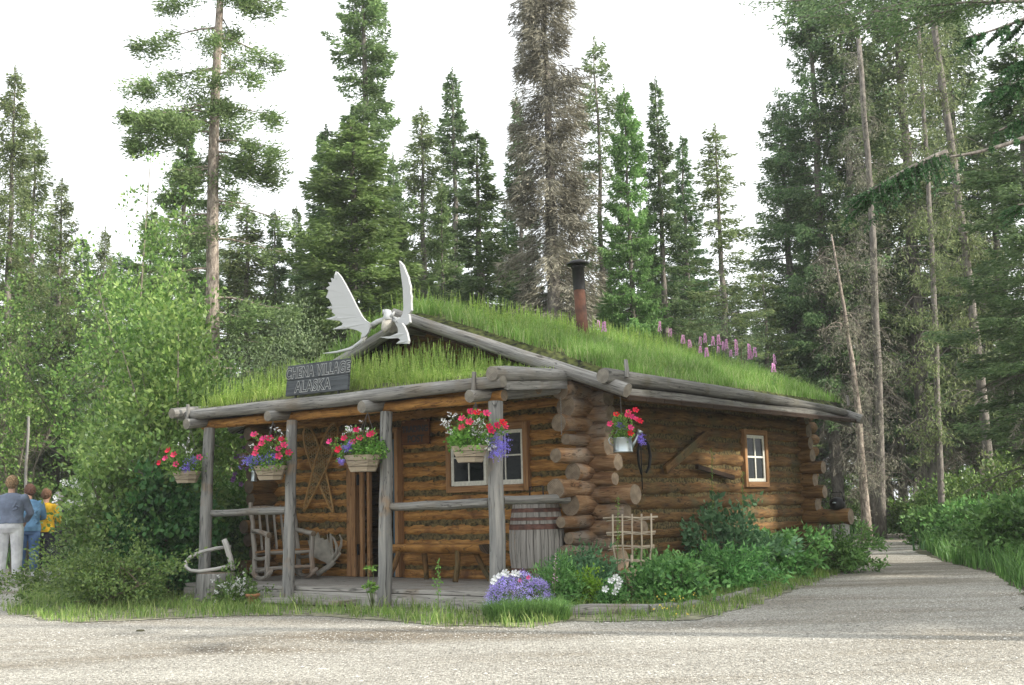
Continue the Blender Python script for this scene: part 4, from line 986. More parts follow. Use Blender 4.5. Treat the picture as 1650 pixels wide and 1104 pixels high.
# tall seed spikes
def spike(px, py0, py1, D, label, mat='basketleaf', sig=.012, n=160, leaf=.018, name='seed_spike', cat='plant'):
    a = atD(px, py0, D); b = atD(px+rnd.uniform(-4, 4), py1, D); t = thing(name, label, cat, a); v = b-a
    s = MB(); s.tube([Vector((0, 0, -a.z+.0)), Vector((0, 0, 0)), v], [.006, .005, .003], 5); s.build('stalk', M['stem'], t)
    P = np.array(v)[None]*rs.uniform(.3, 1, (n, 1))+rs.normal(size=(n, 3))*sig; D_ = rs.normal(size=(n, 3)); quads('seed_head', leafquads(P, D_, leaf, leaf*.6, rs), M[mat], t)
spike(1148, 860, 722, 15.2, 'tall green seed spike in front of the side wall left of the side window')
spike(1195, 860, 760, 15.8, 'shorter thin stalk below the side window')
spike(995, 930, 800, 12.9, 'green flower spike rising in front of the trellis')
spike(706, 1000, 905, 11.6, 'slim leafy weed before the porch deck under the bench', n=60, leaf=.03, sig=.02)
spike(893, 960, 893, 12.0, 'thin pinkish fireweed spike right of the lavender mound', 'fire', n=40)
# maple-like weed before post three
w_ = thing('weed', 'young weed with broad lobed leaves before the porch post beside the door', 'plant', onz(600, 985)); s = MB(); Q = []
for i in range(9):
    az = rnd.uniform(0, 6.28); h = rnd.uniform(.2, .5); r_ = rnd.uniform(.02, .10); e = Vector((math.cos(az)*r_, math.sin(az)*r_, h)); s.tube([(0, 0, 0), e*.6, e], [.005, .004, .002], 4)
    P = np.tile(np.array(e), (7, 1)); a7 = np.linspace(0, 2*PI, 7, endpoint=False); D_ = np.stack([np.cos(a7), np.sin(a7)*.6, np.sin(a7)*.5+.05], 1); Q.append(leafquads(P, D_, .055, .026, rs))
s.build('stem', M['stem'], w_); quads('foliage', np.concatenate(Q), M['basketleaf'], w_)
# grass tuft by the lavender mound and tall bank grass at the right
c = onz(850, 1003); n = 2600; a = rs.uniform(0, 6.28, n); r_ = np.sqrt(rs.uniform(0, 1, n)); P = np.stack([c.x+np.cos(a)*r_*.38, c.y+.12+np.sin(a)*r_*.2, np.full(n, .01)], 1)
o = blade_mesh('grass_tuft', P, rs.uniform(.12, .26, n), .007, M['garden'], rs, 1.3); tag(o, 'thick tuft of long grass in front of the lavender flower mound', 'grass', kind='stuff')
bank = [P2(1480, 880), P2(1520, 905), P2(1600, 925), P2(1648, 958), P2(1700, 965), (12, 16), (24, 26), (24, 33), (12.2, 33), (11.3, 29)]
n = 150000; pts = np.stack([rs.uniform(5, 24, n), rs.uniform(13, 33, n)], 1); pts = pts[inpoly(pts, bank)][:46000]
hh = .10+.30*rs.uniform(0, 1, len(pts))*(1+.5*vnoise(pts[:, 0], pts[:, 1], 1.1, 3))
o = blade_mesh('bank_grass', np.c_[pts, np.full(len(pts), .0)], np.abs(hh)+.05, rs.uniform(.012, .022, len(pts)), M['bankgrass'], rs, .6)
tag(o, 'tall wild grass and weeds on the bank right of the path', 'grass', kind='stuff')
n = 60000; pts = np.stack([rs.uniform(-14, 30, n), rs.uniform(24, 42, n)], 1); pts = pts[~inpoly(pts, yard)][:40000]
o = blade_mesh('forest_undergrowth', np.c_[pts, np.full(len(pts), .0)], rs.uniform(.1, .5, len(pts)), rs.uniform(.02, .04, len(pts)), M['darkshrub'], rs, .9)
tag(o, 'dark green undergrowth covering the forest floor behind the cabin', 'undergrowth', kind='stuff')
for i, (px, D, wd, H, lab) in enumerate(((1520, 27, .7, .8, 'leafy weed clump on the bank at the bend of the path'), (1590, 22.5, .8, .9, 'leafy weed clump on the bank below the thick leaning trunk'), (1640, 18.5, .7, .95, 'leafy weed clump on the bank at the right edge of the photo'),
        (1550, 31, 1.3, 1.5, 'leafy thicket under the trees behind the bank'), (1490, 32, .9, 1.0, 'leafy thicket at the far side of the path mouth'), (1345, 38, 1.3, 1.8, 'dark thicket seen past the far corner of the cabin'), (1650, 27, 1.4, 1.9, 'leafy thicket at the right edge behind the bank'))):
    f = atD(px, 830, D); put_bush('wild_shrub', lab, 'bush', (f.x, D, 0), 80+i, 'garden' if i < 3 else 'shrub', rx=wd, ry=wd*.8, rz_=H*.5, zc=H*.48, nclump=260, per=30, leaf=.10, sig=.13, stems=6, fill=.35)

# near spruce reaching in at the top right, trunk outside the frame
def near_tree():
    t = thing('spruce_tree', 'near spruce whose deep green boughs hang in from the top right', 'tree')
    D = 8.5; base = Vector((5.1, D, 0)); t.location = base; rr = random.Random(5); rs = np.random.RandomState(5)
    tb = MB(); tb.tube([(0, 0, 0), (.05, 0, 3), (0, 0, 7)], [.17, .13, .07], 12, jit=.05); Q = []
    def bough(p0, p1, sag, dens=1, s0=.1, spread=.22, fl=.028):
        p0 = Vector(p0)-base; p1 = Vector(p1)-base
        def pt(s): q = p0.lerp(p1, s); return q+Vector((0, 0, -sag*4*s*(1-s)))
        tb.tube([pt(k/8) for k in range(9)], [.022-.002*k for k in range(9)], 5, cap=False)
        L = (p1-p0).length; d = (p1-p0).normalized(); sd = d.cross(Vector((0, 0, 1))).normalized()
        for j in range(int(26*L*dens)):
            s = s0+(1-s0)*rr.random(); c = pt(s); sg = rr.choice((-1, 1)); l2 = spread*rr.uniform(.5, 1.3)*(1.1-s*.6); e = c+d*l2*.7+sd*sg*l2+Vector((0, 0, -l2*rr.uniform(.1, .9)))
            tb.tube([c, e], [.006, .002], 3, cap=False)
            m = 110; u = rs.uniform(0, 1, (m, 1)); P = np.array(c)+(np.array(e-c))*u; dd = np.array((e-c).normalized()); Dd = dd*.8+rs.normal(size=(m, 3))*.55
            Q.append(leafquads(P, Dd, rs.uniform(.022, .040, m), .010, rs))
    A = lambda x, y, d: atD(x, y, d)
    bough(A(1700, 200, 8.2), A(1500, 255, 8.0), .05, .2, .1); bough(A(1525, 245, 8.0), A(1400, 310, 7.8), -.02, 4.5, .0, .30)
    bough(A(1760, -30, 8.6), A(1560, 60, 8.4), .05, 1.6); bough(A(1760, 60, 8.6), A(1590, 150, 8.3), .05, 1.6); bough(A(1750, 120, 8.6), A(1600, 215, 8.6), .03, 1.2); bough(A(1760, 10, 8.0), A(1630, 110, 8.2), .03, 1.6)
    bough(A(1730, 300, 8.3), A(1640, 330, 8.2), .03, 2); bough(A(1760, -120, 9.0), A(1600, -20, 9.2), .05, 1.6)
    tb.build('trunk', M['bark'], t); quads('crown', np.concatenate(Q), M['spruceN'], t)
near_tree()
def near_top():
    t = thing('spruce_tree', 'spruce with dark drooping bough tips along the top edge above the forest', 'tree'); base = Vector((8.6, 15.8, 0)); t.location = base
    rr = random.Random(15); rs = np.random.RandomState(15); tb = MB(); tb.tube([(0, 0, 0), (0, 0, 11)], [.18, .05], 10); Q = []
    for (x, y) in ((1225, 5), (1260, 40), (1300, 30), (1330, 60), (1370, 50), (1400, 20), (1420, 70), (1290, -10), (1350, 0), (1440, 40)):
        p1 = atD(x, y, 15.5+rr.uniform(-.5, .8))-base; p0 = Vector((0, 0, p1.z+rr.uniform(-.2, 1.6)))
        tb.tube([p0, p0.lerp(p1, .5)+Vector((0, 0, .1)), p1], [.03, .02, .006], 4, cap=False)
        for j in range(26):
            s = .30+.70*rr.random(); c = p0.lerp(p1, s); m = 34; P = np.array(c)+rs.normal(size=(m, 3))*[.12, .12, .06]; Dd = np.array((p1-p0).normalized())+rs.normal(size=(m, 3))*.6; Dd[:, 2] -= .2
            Q.append(leafquads(P, Dd, rs.uniform(.05, .09, m), .022, rs))
    tb.build('trunk', M['bark'], t); quads('crown', np.concatenate(Q), M['spruceB'], t)
near_top()
# trees beyond the right edge that keep the cabin in shade
for i, (x, y, kz, key) in enumerate(((9.5, 9.2, .95, 'forest_dark'), (12.5, 7.9, 1.1, 'forest_dark'), (13.0, 11.5, 1.1, 'forest_dark'), (17.5, 8.5, 1.2, 'forest_dark'), (18.0, 14.0, 1.15, 'forest_dark'), (11.5, 15.5, 1.0, 'forest_dark'))):
    r = copy_tree(proto_objs[key]); r.location = (x, y, 0); r.scale = (1.25, 1.25, kz); r.rotation_euler = (0, 0, i*1.3)
    r['label'] = '%s of the six spruces beyond the right edge that shade the yard' % ordn[i]; r['group'] = 'spruces beyond the right edge'

# ------------------------------------------------------------------ helpers that read a pixel onto a plane of the cabin frame
def on_y(px, py, yp):
    r = Vector(ray(px, py)); c = Vector((0, 0, CAMH))-ORG; t = (yp-c.dot(EY))/r.dot(EY); p_ = c+r*t; return p_.dot(EX), p_.z
def on_x(px, py, xp):
    r = Vector(ray(px, py)); c = Vector((0, 0, CAMH))-ORG; t = (xp-c.dot(EX))/r.dot(EX); p_ = c+r*t; return p_.dot(EY), p_.z

# ------------------------------------------------------------------ moose antlers on the gable peak
def zpx(x, y): return 500+x*.18116, 410+y*.18116
def palm(name, outline, yp, mat, parent, conv, org, th=.03, cup=.10, cx=None, axis_tilt=0.0):
    pts = []
    for (x, y) in outline:
        lx, lz = on_y(*conv(x, y), yp); pts.append((lx-org[0], lz-org[2]))
    from mathutils.geometry import tessellate_polygon
    tris = tessellate_polygon([[Vector((a, b, 0)) for a, b in pts]])
    bm = bmesh.new(); vs = [bm.verts.new((a, 0, b)) for a, b in pts]
    for t3 in tris:
        try: bm.faces.new([vs[q] for q in t3])
        except ValueError: pass
    bmesh.ops.recalc_face_normals(bm, faces=bm.faces[:])
    mx_ = sum(a for a, b in pts)/len(pts); mz_ = sum(b for a, b in pts)/len(pts); rr_ = max(abs(a-mx_) for a, b in pts)+max(abs(b-mz_) for a, b in pts)
    for v in bm.verts:
        dd = ((v.co.x-mx_)**2+(v.co.z-mz_)**2)/rr_**2
        v.co.y = -cup*dd*2+axis_tilt*(v.co.x-mx_)
    me = bpy.data.meshes.new(name); bm.to_mesh(me); me.materials.append(mat)
    o = bpy.data.objects.new(name, me); col.objects.link(o); o.parent = parent; o.location = (0, yp-org[1], 0)
    s = o.modifiers.new('s', 'SOLIDIFY'); s.thickness = th; s.offset = 0
    return o
YA = .92
ao = (-2.45, YA, 3.50)
moose = thing('moose_skull', 'white moose skull with wide antlers on the peak of the gable', 'antlers', W(*ao), YAW)
Lp = [(545, 612), (505, 590), (470, 552), (420, 465), (370, 365), (320, 268), (283, 200), (250, 158), (246, 188), (222, 200), (226, 224), (195, 212), (204, 248), (172, 250), (186, 280), (152, 302), (174, 322), (166, 345), (150, 384), (176, 396), (190, 430), (206, 462), (172, 476), (206, 490), (196, 512), (226, 535), (238, 562), (163, 578), (215, 583), (268, 590), (297, 615), (284, 640), (222, 667), (300, 660), (352, 656), (400, 668), (450, 686), (476, 702), (466, 742), (505, 735), (535, 698), (552, 650)]
palm('antler_palm', Lp, YA-.04, M['bone'], moose, zpx, ao, .028, .035)
Rp = [(762, 585), (800, 572), (828, 532), (834, 480), (828, 300), (816, 180), (807, 60), (842, 98), (872, 180), (884, 205), (892, 250), (904, 290), (902, 340), (912, 380), (908, 430), (915, 500), (888, 532), (898, 570), (905, 606), (870, 632), (800, 622)]
palm('antler_palm', Rp, YA-.10, M['bone'], moose, zpx, ao, .03, .03, axis_tilt=-.12)
Bp = [(768, 612), (790, 660), (786, 703), (722, 730), (640, 738), (700, 750), (790, 744), (811, 765), (772, 796), (830, 788), (884, 797), (891, 770), (872, 700), (846, 640), (826, 612)]
palm('brow_palm', Bp, YA-.16, M['bone'], moose, zpx, ao, .032, .05)
def atl(x, y, yp=YA, dy=0): a, b = on_y(*zpx(x, y), yp); return Vector((a-ao[0], yp-ao[1]+dy, b-ao[2]))
s = MB(); s.tube([atl(548, 640), atl(600, 600), atl(660, 580), atl(720, 575, dy=.04), atl(780, 592), atl(830, 600, dy=-.08)], [.045, .036, .034, .04, .036, .05], 10)
s.build('antler_beam', M['bone'], moose); s = MB()
s.tube([atl(490, 720), atl(478, 780, dy=-.05), atl(430, 845, dy=-.12), atl(330, 880, dy=-.18), atl(218, 892, dy=-.2)], [.032, .028, .022, .016, .004], 8)
s.build('antler_tine', M['bone'], moose); s = MB()
s.tube([atl(480, 760), atl(445, 805, dy=-.03), atl(385, 832, dy=-.08)], [.022, .016, .004], 8)
s.build('antler_tine', M['bone'], moose)
for pth in (((262, 560), (215, 574), (160, 578)), ((330, 650), (280, 655), (220, 669)), ((268, 225), (245, 188), (250, 152)), ((215, 480), (195, 478), (170, 474))):
    q_ = MB(); q_.tube([atl(*q, dy=-.04) for q in pth], [.030, .020, .003], 7); q_.build('antler_tine', M['bone'], moose)
s = MB()   # skull: white crown with the grey muzzle hanging down
s.tube([atl(660, 500, dy=.02), atl(690, 520, dy=0), atl(700, 560, dy=-.02), atl(712, 600, dy=-.04)], [.025, .05, .062, .055], 10, jit=.12)
s.tube([atl(648, 492), atl(668, 530, dy=-.02)], [.006, .025], 7); s.tube([atl(750, 508), atl(730, 555, dy=-.02)], [.008, .03], 7)
s.build('skull', M['bone'], moose)
s = MB(); s.tube([atl(705, 595, dy=-.03), atl(706, 640, dy=-.06), atl(706, 675, dy=-.09), atl(712, 700, dy=-.10)], [.062, .060, .042, .012], 10, jit=.14)
s.build('muzzle', M['bone2'], moose)

# ------------------------------------------------------------------ lettering
def text_mesh(body, size, name, mat, parent, loc, rot=(R(90), 0, 0), extrude=.004, offset=0.0, sx=1.0, spacing=1.0):
    cu_ = bpy.data.curves.new('t', 'FONT'); cu_.body = body; cu_.size = size; cu_.extrude = extrude; cu_.offset = offset; cu_.align_x = 'CENTER'; cu_.align_y = 'CENTER'; cu_.space_character = spacing
    cu_.space_line = .9
    to = bpy.data.objects.new('t', cu_); col.objects.link(to); dg = bpy.context.evaluated_depsgraph_get(); me = bpy.data.meshes.new_from_object(to.evaluated_get(dg))
    bpy.data.objects.remove(to); me.name = name; me.materials.clear(); me.materials.append(mat)
    o = bpy.data.objects.new(name, me); col.objects.link(o); o.parent = parent; o.location = loc; o.rotation_euler = rot; o.scale = (sx, 1, 1); return o
sg = thing('sign_board', 'dark grey carved village sign standing on the porch eave log', 'sign', W(-2.485, -.20, 2.40), YAW, rot=(R(-6), 0, YAW))
s = MB()
hs = .37; ws = 1.04
s.box((0, 0, hs*.25+.01), (ws, .035, hs*.5-.004)); s.box((0, 0, hs*.75+.01), (ws, .035, hs*.5-.004))
bd = s.build('board', M['signgray'], sg, False, bevel=.004)
s = MB(); s.tube([(-.36, .0, -.08), (-.36, .0, .05)], .015, 6); s.tube([(.36, 0, -.08), (.36, 0, .05)], .015, 6); s.build('bracket', M['iron'], sg)
for body, z, sz in (('CHENA VILLAGE', .275, .178), ('ALASKA', .100, .178)):
    sx_ = .80 if len(body) > 8 else .92
    text_mesh(body, sz, 'lettering', M['letter_lt'], sg, (0 if len(body) > 8 else -.06, -.0185, z), extrude=.0015, offset=.0095, sx=sx_*.93, spacing=1.12)
    text_mesh(body, sz, 'lettering', M['letter_dk'], sg, (0 if len(body) > 8 else -.06, -.0205, z), extrude=.0015, offset=.0005, sx=sx_*.93, spacing=1.12)
sg2 = thing('sign_board', 'red brown wooden board with black lettering on the wall beside the door', 'sign', W(-2.545, 1.56, 1.86), YAW)
s = MB()
for k in range(3): s.box((0, 0, .055+k*.105), (.47, .03, .102))
s.build('board', M['signbrown'], sg2, False, bevel=.004)
s = MB()
for x_, z_ in ((-.16, -.03), (.19, .0), (.19, .30), (-.19, .30)): s.lathe([(.0, -.012), (.016, -.008), (.02, 0), (.016, .008), (0, .012)], 8, (x_, -.02, z_))
s.build('nail_head', M['board'], sg2)
text_mesh('TRADING', .115, 'lettering', M['letter_dk'], sg2, (0, -.0175, .20), extrude=.0015, offset=.003, sx=.88)
text_mesh('POST', .125, 'lettering', M['letter_dk'], sg2, (.01, -.0175, .075), extrude=.0015, offset=.004, sx=.95)

# ------------------------------------------------------------------ flowers
def blossom_mesh(name, mat, eye, r=.042):
    V = []; n = 5
    s = MB()
    for k in range(n):
        a0 = 2*PI*k/n; vs = [(0, .02, 0)]
        for da, rr_, yy in ((-.55, .55, -.004), (-.42, .98, -.012), (-.12, 1.08, -.004), (.12, 1.0, -.009), (.42, .98, .0), (.55, .55, -.002)):
            vs.append((math.cos(a0+da)*r*rr_, yy*1.2, math.sin(a0+da)*r*rr_))
        s.add(vs, [[0, i, i+1] for i in range(1, 6)])
    s.lathe([(r*.16, 0), (r*.05, .0)], 8, (0, 0, 0), 1)
    me_o = s.build(name, [mat, eye], None, False); me = me_o.data; bpy.data.objects.remove(me_o); return me
BM = {'pink': blossom_mesh('petunia_blossom', M['pink'], M['violet']), 'red': blossom_mesh('petunia_blossom', M['red'], M['violet']), 'violet': blossom_mesh('petunia_blossom', M['violet'], M['purple'], .036), 'white': blossom_mesh('petunia_blossom', M['white_f'], M['lime'], .04)}
CAMV = Vector((0, 0, CAMH))
def add_blossom(parent, p_, kind, sc_=1.0):
    o = bpy.data.objects.new('petunia_blossom', BM[kind]); col.objects.link(o); o.parent = parent; o.location = p_
    d = (Vector((p_[0], p_[1]-.16, p_[2]-.05))).normalized()+Vector((rnd.uniform(-.3, .3), -.6, rnd.uniform(-.1, .4)))
    q = d.to_track_quat('-Y', 'Z'); o.rotation_mode = 'QUATERNION'; o.rotation_quaternion = q; o.scale = (sc_,)*3
    return o
def leafcloud(parent, name, mat, C, per, sig, leaf, rs, lw=.6, updir=.2):
    P = (np.array(C)[:, None]+rs.normal(size=(len(C), per, 3))*sig).reshape(-1, 3); D = P-np.array(C).mean(0); D = norm(D)*.6+rs.normal(size=P.shape)*.6; D[:, 2] += updir
    L = leaf*rs.uniform(.6, 1.3, len(P)); return quads(name, leafquads(P, D, L, L*lw, rs), mat, parent)
def planter(parent, rt=.215, rb=.145, h=.185, tilt=0):
    for k in range(3):
        s = MB(); z0 = h*k/3; z1 = h*(k+1)/3-.006
        ra = rb+(rt-rb)*k/3; rb2 = rb+(rt-rb)*(k+1)/3; seg = 8
        vs = []
        for (r_, z_) in ((ra, z0), (rb2+.004, z1), (rb2-.014, z1), (ra-.016, z0)):
            for q in range(seg): a = 2*PI*(q+.5)/seg; vs.append((math.cos(a)*r_, math.sin(a)*r_, z_))
        fs = []; uv = []
        for L in range(4):
            for q in range(seg):
                q2 = (q+1) % seg; L2 = (L+1) % 4; fs.append([L*seg+q, L*seg+q2, L2*seg+q2, L2*seg+q])
                uv.append([(q*.11+k, L*.05), (q*.11+.11+k, L*.05), (q*.11+.11+k, L*.05+.05), (q*.11+k, L*.05+.05)])
        s.add(vs, fs, 0, uv); o = s.build('planter_slat_ring', M['tanboard'], parent, False)
    s = MB(); s.lathe([(rb-.01, .0), (rb-.01, .012), ], 8); s.lathe([(rt-.02, h-.03), (rt-.022, h-.02)], 8); s.build('soil', M['soil'], parent)
def basket(label, px, py, hookx, y_loc, scale_px, pinks, whites, purples, zr, seed, kinds=None, greens=1.0, rt=.215):
    """px,py = photo pixel of planter rim centre; offsets of blossoms given in zoom pixels relative to the rim centre"""
    rs_ = np.random.RandomState(seed); h = .185*rt/.215
    D = (W(hookx, y_loc)).y; rim = atD(px, py, D); hook = W(hookx, y_loc+.02, 2.12); 
    t = thing('hanging_basket', label, 'flower basket', (rim.x, rim.y, rim.z-h), R(rnd.uniform(-10, 10)))
    t.rotation_euler = (0, 0, 0)
    planter(t, rt, rt*.66, h)
    hk = Vector((hook.x-rim.x, hook.y-rim.y, hook.z-rim.z+h))
    hk.x *= .9
    for q in range(3):
        a = 2*PI*q/3+.4; s = MB(); s.tube([(math.cos(a)*rt*.93, math.sin(a)*rt*.93, h), hk], .0028, 4); s.build('hanger_wire', M['wire'], t)
    C = []
    for i in range(int(46*greens)):
        a = rs_.uniform(0, 6.28); r_ = rs_.uniform(.2, 1.08)*rt; C.append((math.cos(a)*r_, math.sin(a)*r_, h+rs_.uniform(-.02, .15)*(1.3-r_/rt*.7)))
    for (x, y, k) in pinks:
        C.append((x*scale_px*.85, -.07, h-y*scale_px*.85))
    leafcloud(t, 'foliage', M['basketleaf'], C, 34, .035, .038, rs_)
    for (x, y, k) in pinks:
        add_blossom(t, (x*scale_px, -.13-rnd.uniform(0, .06), h-y*scale_px), k, rnd.uniform(.85, 1.1))
    if whites:
        Cw = np.array([(x*scale_px, -.10+rs_.uniform(-.05, .08), h-y*scale_px) for x, y, s_ in whites for _ in range(int(s_))])
        Cw = Cw+rs_.normal(size=Cw.shape)*.032
        clusters(Cw, 7, .006, .016, rs_, M['white_f'], 'daisy_cluster', t)
        st = MB()
        for c in Cw[::2]: st.tube([(c[0]*.5, c[1]*.4, h+.02), tuple(c)], .0018, 3, cap=False)
        st.build('stem', M['stem'], t)
    if purples:
        Cp = np.array([(x*scale_px+rs_.normal()*.045*s_, -.13+rs_.normal()*.05, h-y*scale_px+rs_.normal()*.04*s_) for x, y, s_ in purples for _ in range(38)])
        clusters(Cp, 6, .009, .015, rs_, M['purple'], 'lobelia_cluster', t)
    return t
basket('flower basket with small white and pink blooms at the left porch corner', 301, 759, -4.65, -.33, .00267, [(-47, -75, 'pink'), (-87, -60, 'pink'), (-112, -40, 'red'), (73, -60, 'pink'), (-32, -30, 'pink'), (-72, -95, 'red')], [(-17, -130, 3), (18, -115, 4), (3, -80, 4), (30, -100, 3)], [(40, -45, .9), (10, -10, .5)], 0, 101, greens=.8, rt=.175)
basket('flower basket overflowing with purple and pink blooms in front of the rocking chair', 436, 750, -3.11, -.33, .00247, [(-67, -145, 'pink'), (-22, -125, 'pink'), (-52, -80, 'pink'), (-27, -100, 'pink'), (8, -125, 'red'), (63, -120, 'red'), (48, -75, 'pink'), (78, -90, 'pink'), (98, -55, 'red'), (53, -40, 'pink'), (-57, -55, 'pink')], [(-80, -80, 3), (38, -160, 4), (62, -150, 4), (3, -130, 5), (28, -80, 3)], [(-22, -25, 1.1), (-70, -25, .9), (-100, -20, .7), (20, -15, .9), (30, -35, .6)], 0, 102, rt=.20)
basket('flower basket beside the door post with slatted wooden tub and red pink blooms', 585, 733, -1.55, -.33, .001473, [(-233, -100, 'pink'), (-168, -40, 'red'), (-58, -90, 'pink'), (-13, -120, 'pink'), (-33, -180, 'red'), (62, -140, 'pink'), (-123, -120, 'red'), (80, -150, 'red')], [(-83, -185, 9), (-38, -242, 1), (-120, -170, 6), (-10, -205, 6), (-60, -200, 6), (35, -170, 2)], [(-105, -50, .8), (-85, -70, .6), (-150, 50, .3)], 0, 103, rt=.215)
basket('flower basket by the window overflowing with white blooms and trailing purple', 757, 718, .0, -.33, .001473, [(-45, -180, 'pink'), (-50, -120, 'pink'), (5, -155, 'pink'), (60, -220, 'red'), (15, -225, 'red'), (125, -210, 'pink'), (195, -125, 'red'), (250, -120, 'pink'), (235, -145, 'red'), (155, -90, 'red'), (140, -120, 'red')], [(-135, -215, 5), (-175, -140, 8), (-110, -100, 10), (-150, -170, 6), (20, -150, 8), (80, -180, 10), (60, -110, 9), (100, -60, 9), (110, -20, 8), (130, 10, 7), (90, -130, 9), (40, -70, 6)], [(200, -20, 1.2), (205, 30, 1.1), (230, 10, .9), (190, 70, .7)], 0, 104, greens=1.3, rt=.20)
# watering can
c0 = W(.88, 1.22); can_c = atD(1004, 729, c0.y)
can = thing('watering_can', 'shiny tin watering can of pink petunias hanging at the cabin corner', 'watering can', can_c)
s = MB(); s.lathe([(.106, 0), (.110, .004), (.106, .012), (.104, .03), (.100, .15), (.103, .155), (.100, .16), (.092, .158), (.09, .04)], 28, capt=False); cb = s.build('can_body', M['tin'], can)
s = MB(); s.tube([(-.10, 0, .15), (-.135, 0, .165), (-.15, 0, .14), (-.14, 0, .10), (-.10, 0, .07)], .006, 8); s.tube([(-.09, 0, .16), (-.05, 0, .25), (.05, 0, .25), (.09, 0, .16)], .005, 8); s.build('handle', M['tin'], can)
s = MB(); s.tube([(.09, -.01, .05), (.13, -.015, .11), (.175, -.02, .20)], [.02, .015, .012], 10); s.tube([(.17, -.02, .19), (.195, -.024, .23)], [.014, .034], 12, capmi=0); s.build('spout', M['tin'], can)
s = MB(); s.tube([(0, 0, .25), (-.01, .0, 2.33-can_c.z)], .003, 4); s.build('hanger_wire', M['wire'], can)
rs_ = np.random.RandomState(105); leafcloud(can, 'foliage', M['basketleaf'], [(rs_.uniform(-.1, .1), rs_.uniform(-.08, .08), .15+rs_.uniform(0, .22)) for _ in range(34)], 22, .03, .032, rs_)
for x, y, k in ((185, 345, 'pink'), (265, 230, 'red'), (425, 200, 'pink'), (510, 180, 'red'), (470, 265, 'pink'), (560, 320, 'red'), (440, 400, 'pink'), (438, 470, 'red'), (525, 300, 'pink'), (410, 240, 'pink')):
    add_blossom(can, ((x-345)*.00085, -.09-rnd.uniform(0, .04), (700-y)*.00085), k, .85)
Cp = np.array([((580-345)*.00085+rs_.normal()*.02, -.03+rs_.normal()*.02, (700-535)*.00085+rs_.normal()*.035) for _ in range(36)]+[((300-345)*.00085+rs_.normal()*.015, -.09, (700-370)*.00085+rs_.normal()*.012) for _ in range(10)])
clusters(Cp, 6, .008, .016, rs_, M['purple'], 'lobelia_cluster', can)
# dangling purple petunias seen through the left end of the porch
vp = thing('hanging_petunias', 'trailing dark purple petunias hanging in the open left end of the porch', 'flowers', atD(385, 790, 17.2)); s = MB()
top = atD(392, 690, 17.2)-vp.location; s.tube([(0, 0, 0), (.02, 0, .4), top], .004, 4); s.build('stem', M['stem'], vp)
for x, y in ((430, 198), (410, 290), (395, 380), (425, 430), (425, 350), (385, 410), (455, 355), (400, 300), (440, 250), (390, 400)):
    p_ = atD(250+x*.326, 640+y*.326, 17.1)-vp.location; add_blossom(vp, p_, 'violet', 1.0)
leafcloud(vp, 'foliage', M['basketleaf'], [tuple(Vector((rs_.uniform(-.08, .12), 0, rs_.uniform(.0, .85)))) for _ in range(22)], 10, .04, .04, rs_)
tl = thing('tin_lantern', 'small tin lantern hanging left of the purple flower basket', 'lantern', atD(409, 776, 15.8)); s = MB()
s.lathe([(.040, 0), (.045, .01), (.038, .02), (.032, .11), (.036, .12), (.034, .135), (.012, .165), (.0, .17)], 14, capb=True, capt=False); s.build('lantern_body', M['tin'], tl)
s = MB(); s.tube([(0, 0, .16), (0, 0, .66)], .002, 4); s.build('hanger_wire', M['wire'], tl)
# lavender mound in a tub at the right porch post
lm = thing('flower_tub', 'low tub buried under a mound of lavender blue blooms with white petunias', 'flower tub', onz(836, 996)+Vector((0, .1, 0)))
s = MB(); s.lathe([(.17, 0), (.21, .05), (.22, .20), (.20, .20)], 16); s.build('tub', M['soil'], lm)
C = []
for i in range(620):
    d = rs_.normal(size=3); d /= np.linalg.norm(d); d[2] = abs(d[2]); C.append((d[0]*.30, d[1]*.26, .19+d[2]*.20-(.09 if d[2] < .35 else 0)*rs_.uniform(0, 1)+.02*math.sin(d[0]*9)))
C = np.array(C); clusters(C, 13, .016, .013, rs_, M['mauve'], 'lobelia_cluster', lm); leafcloud(lm, 'foliage', M['garden'], C[::5]*np.array([.86, .86, .9]), 12, .025, .03, rs_)
for x, z in ((-.21, .36), (-.17, .38), (-.12, .41), (-.10, .39), (-.03, .40), (.0, .39), (-.23, .33)): add_blossom(lm, (x, -.10, z+.02), 'white', .9)
for x, z in ((.02, .355), (.10, .38)): add_blossom(lm, (x, -.16, z), 'pink', .5)
for x, z in ((-.0, .30), (.05, .33), (.08, .29), (-.06, .22), (.03, .19), (.06, .24)): add_blossom(wf, (x, -.12, z), 'white', .9)
# daisies by the stump
dz = thing('daisy_plant', 'bushy plant of small white daisies at the foot of the tree stump', 'flowers', onz(378, 975)); leafcloud(dz, 'foliage', M['shrub'], [(rs_.normal()*.12, rs_.normal()*.09, abs(rs_.normal())*.12+.04) for _ in range(90)], 26, .035, .04, rs_)
dC = np.array([(rs_.normal()*.12, -.08+rs_.normal()*.05, .22+rs_.normal()*.07) for _ in range(34)]+[(-.22, -.1, .02), (-.2, -.1, .05)]); clusters(dC, 12, .009, .022, rs_, M['white_f'], 'daisy_cluster', dz)
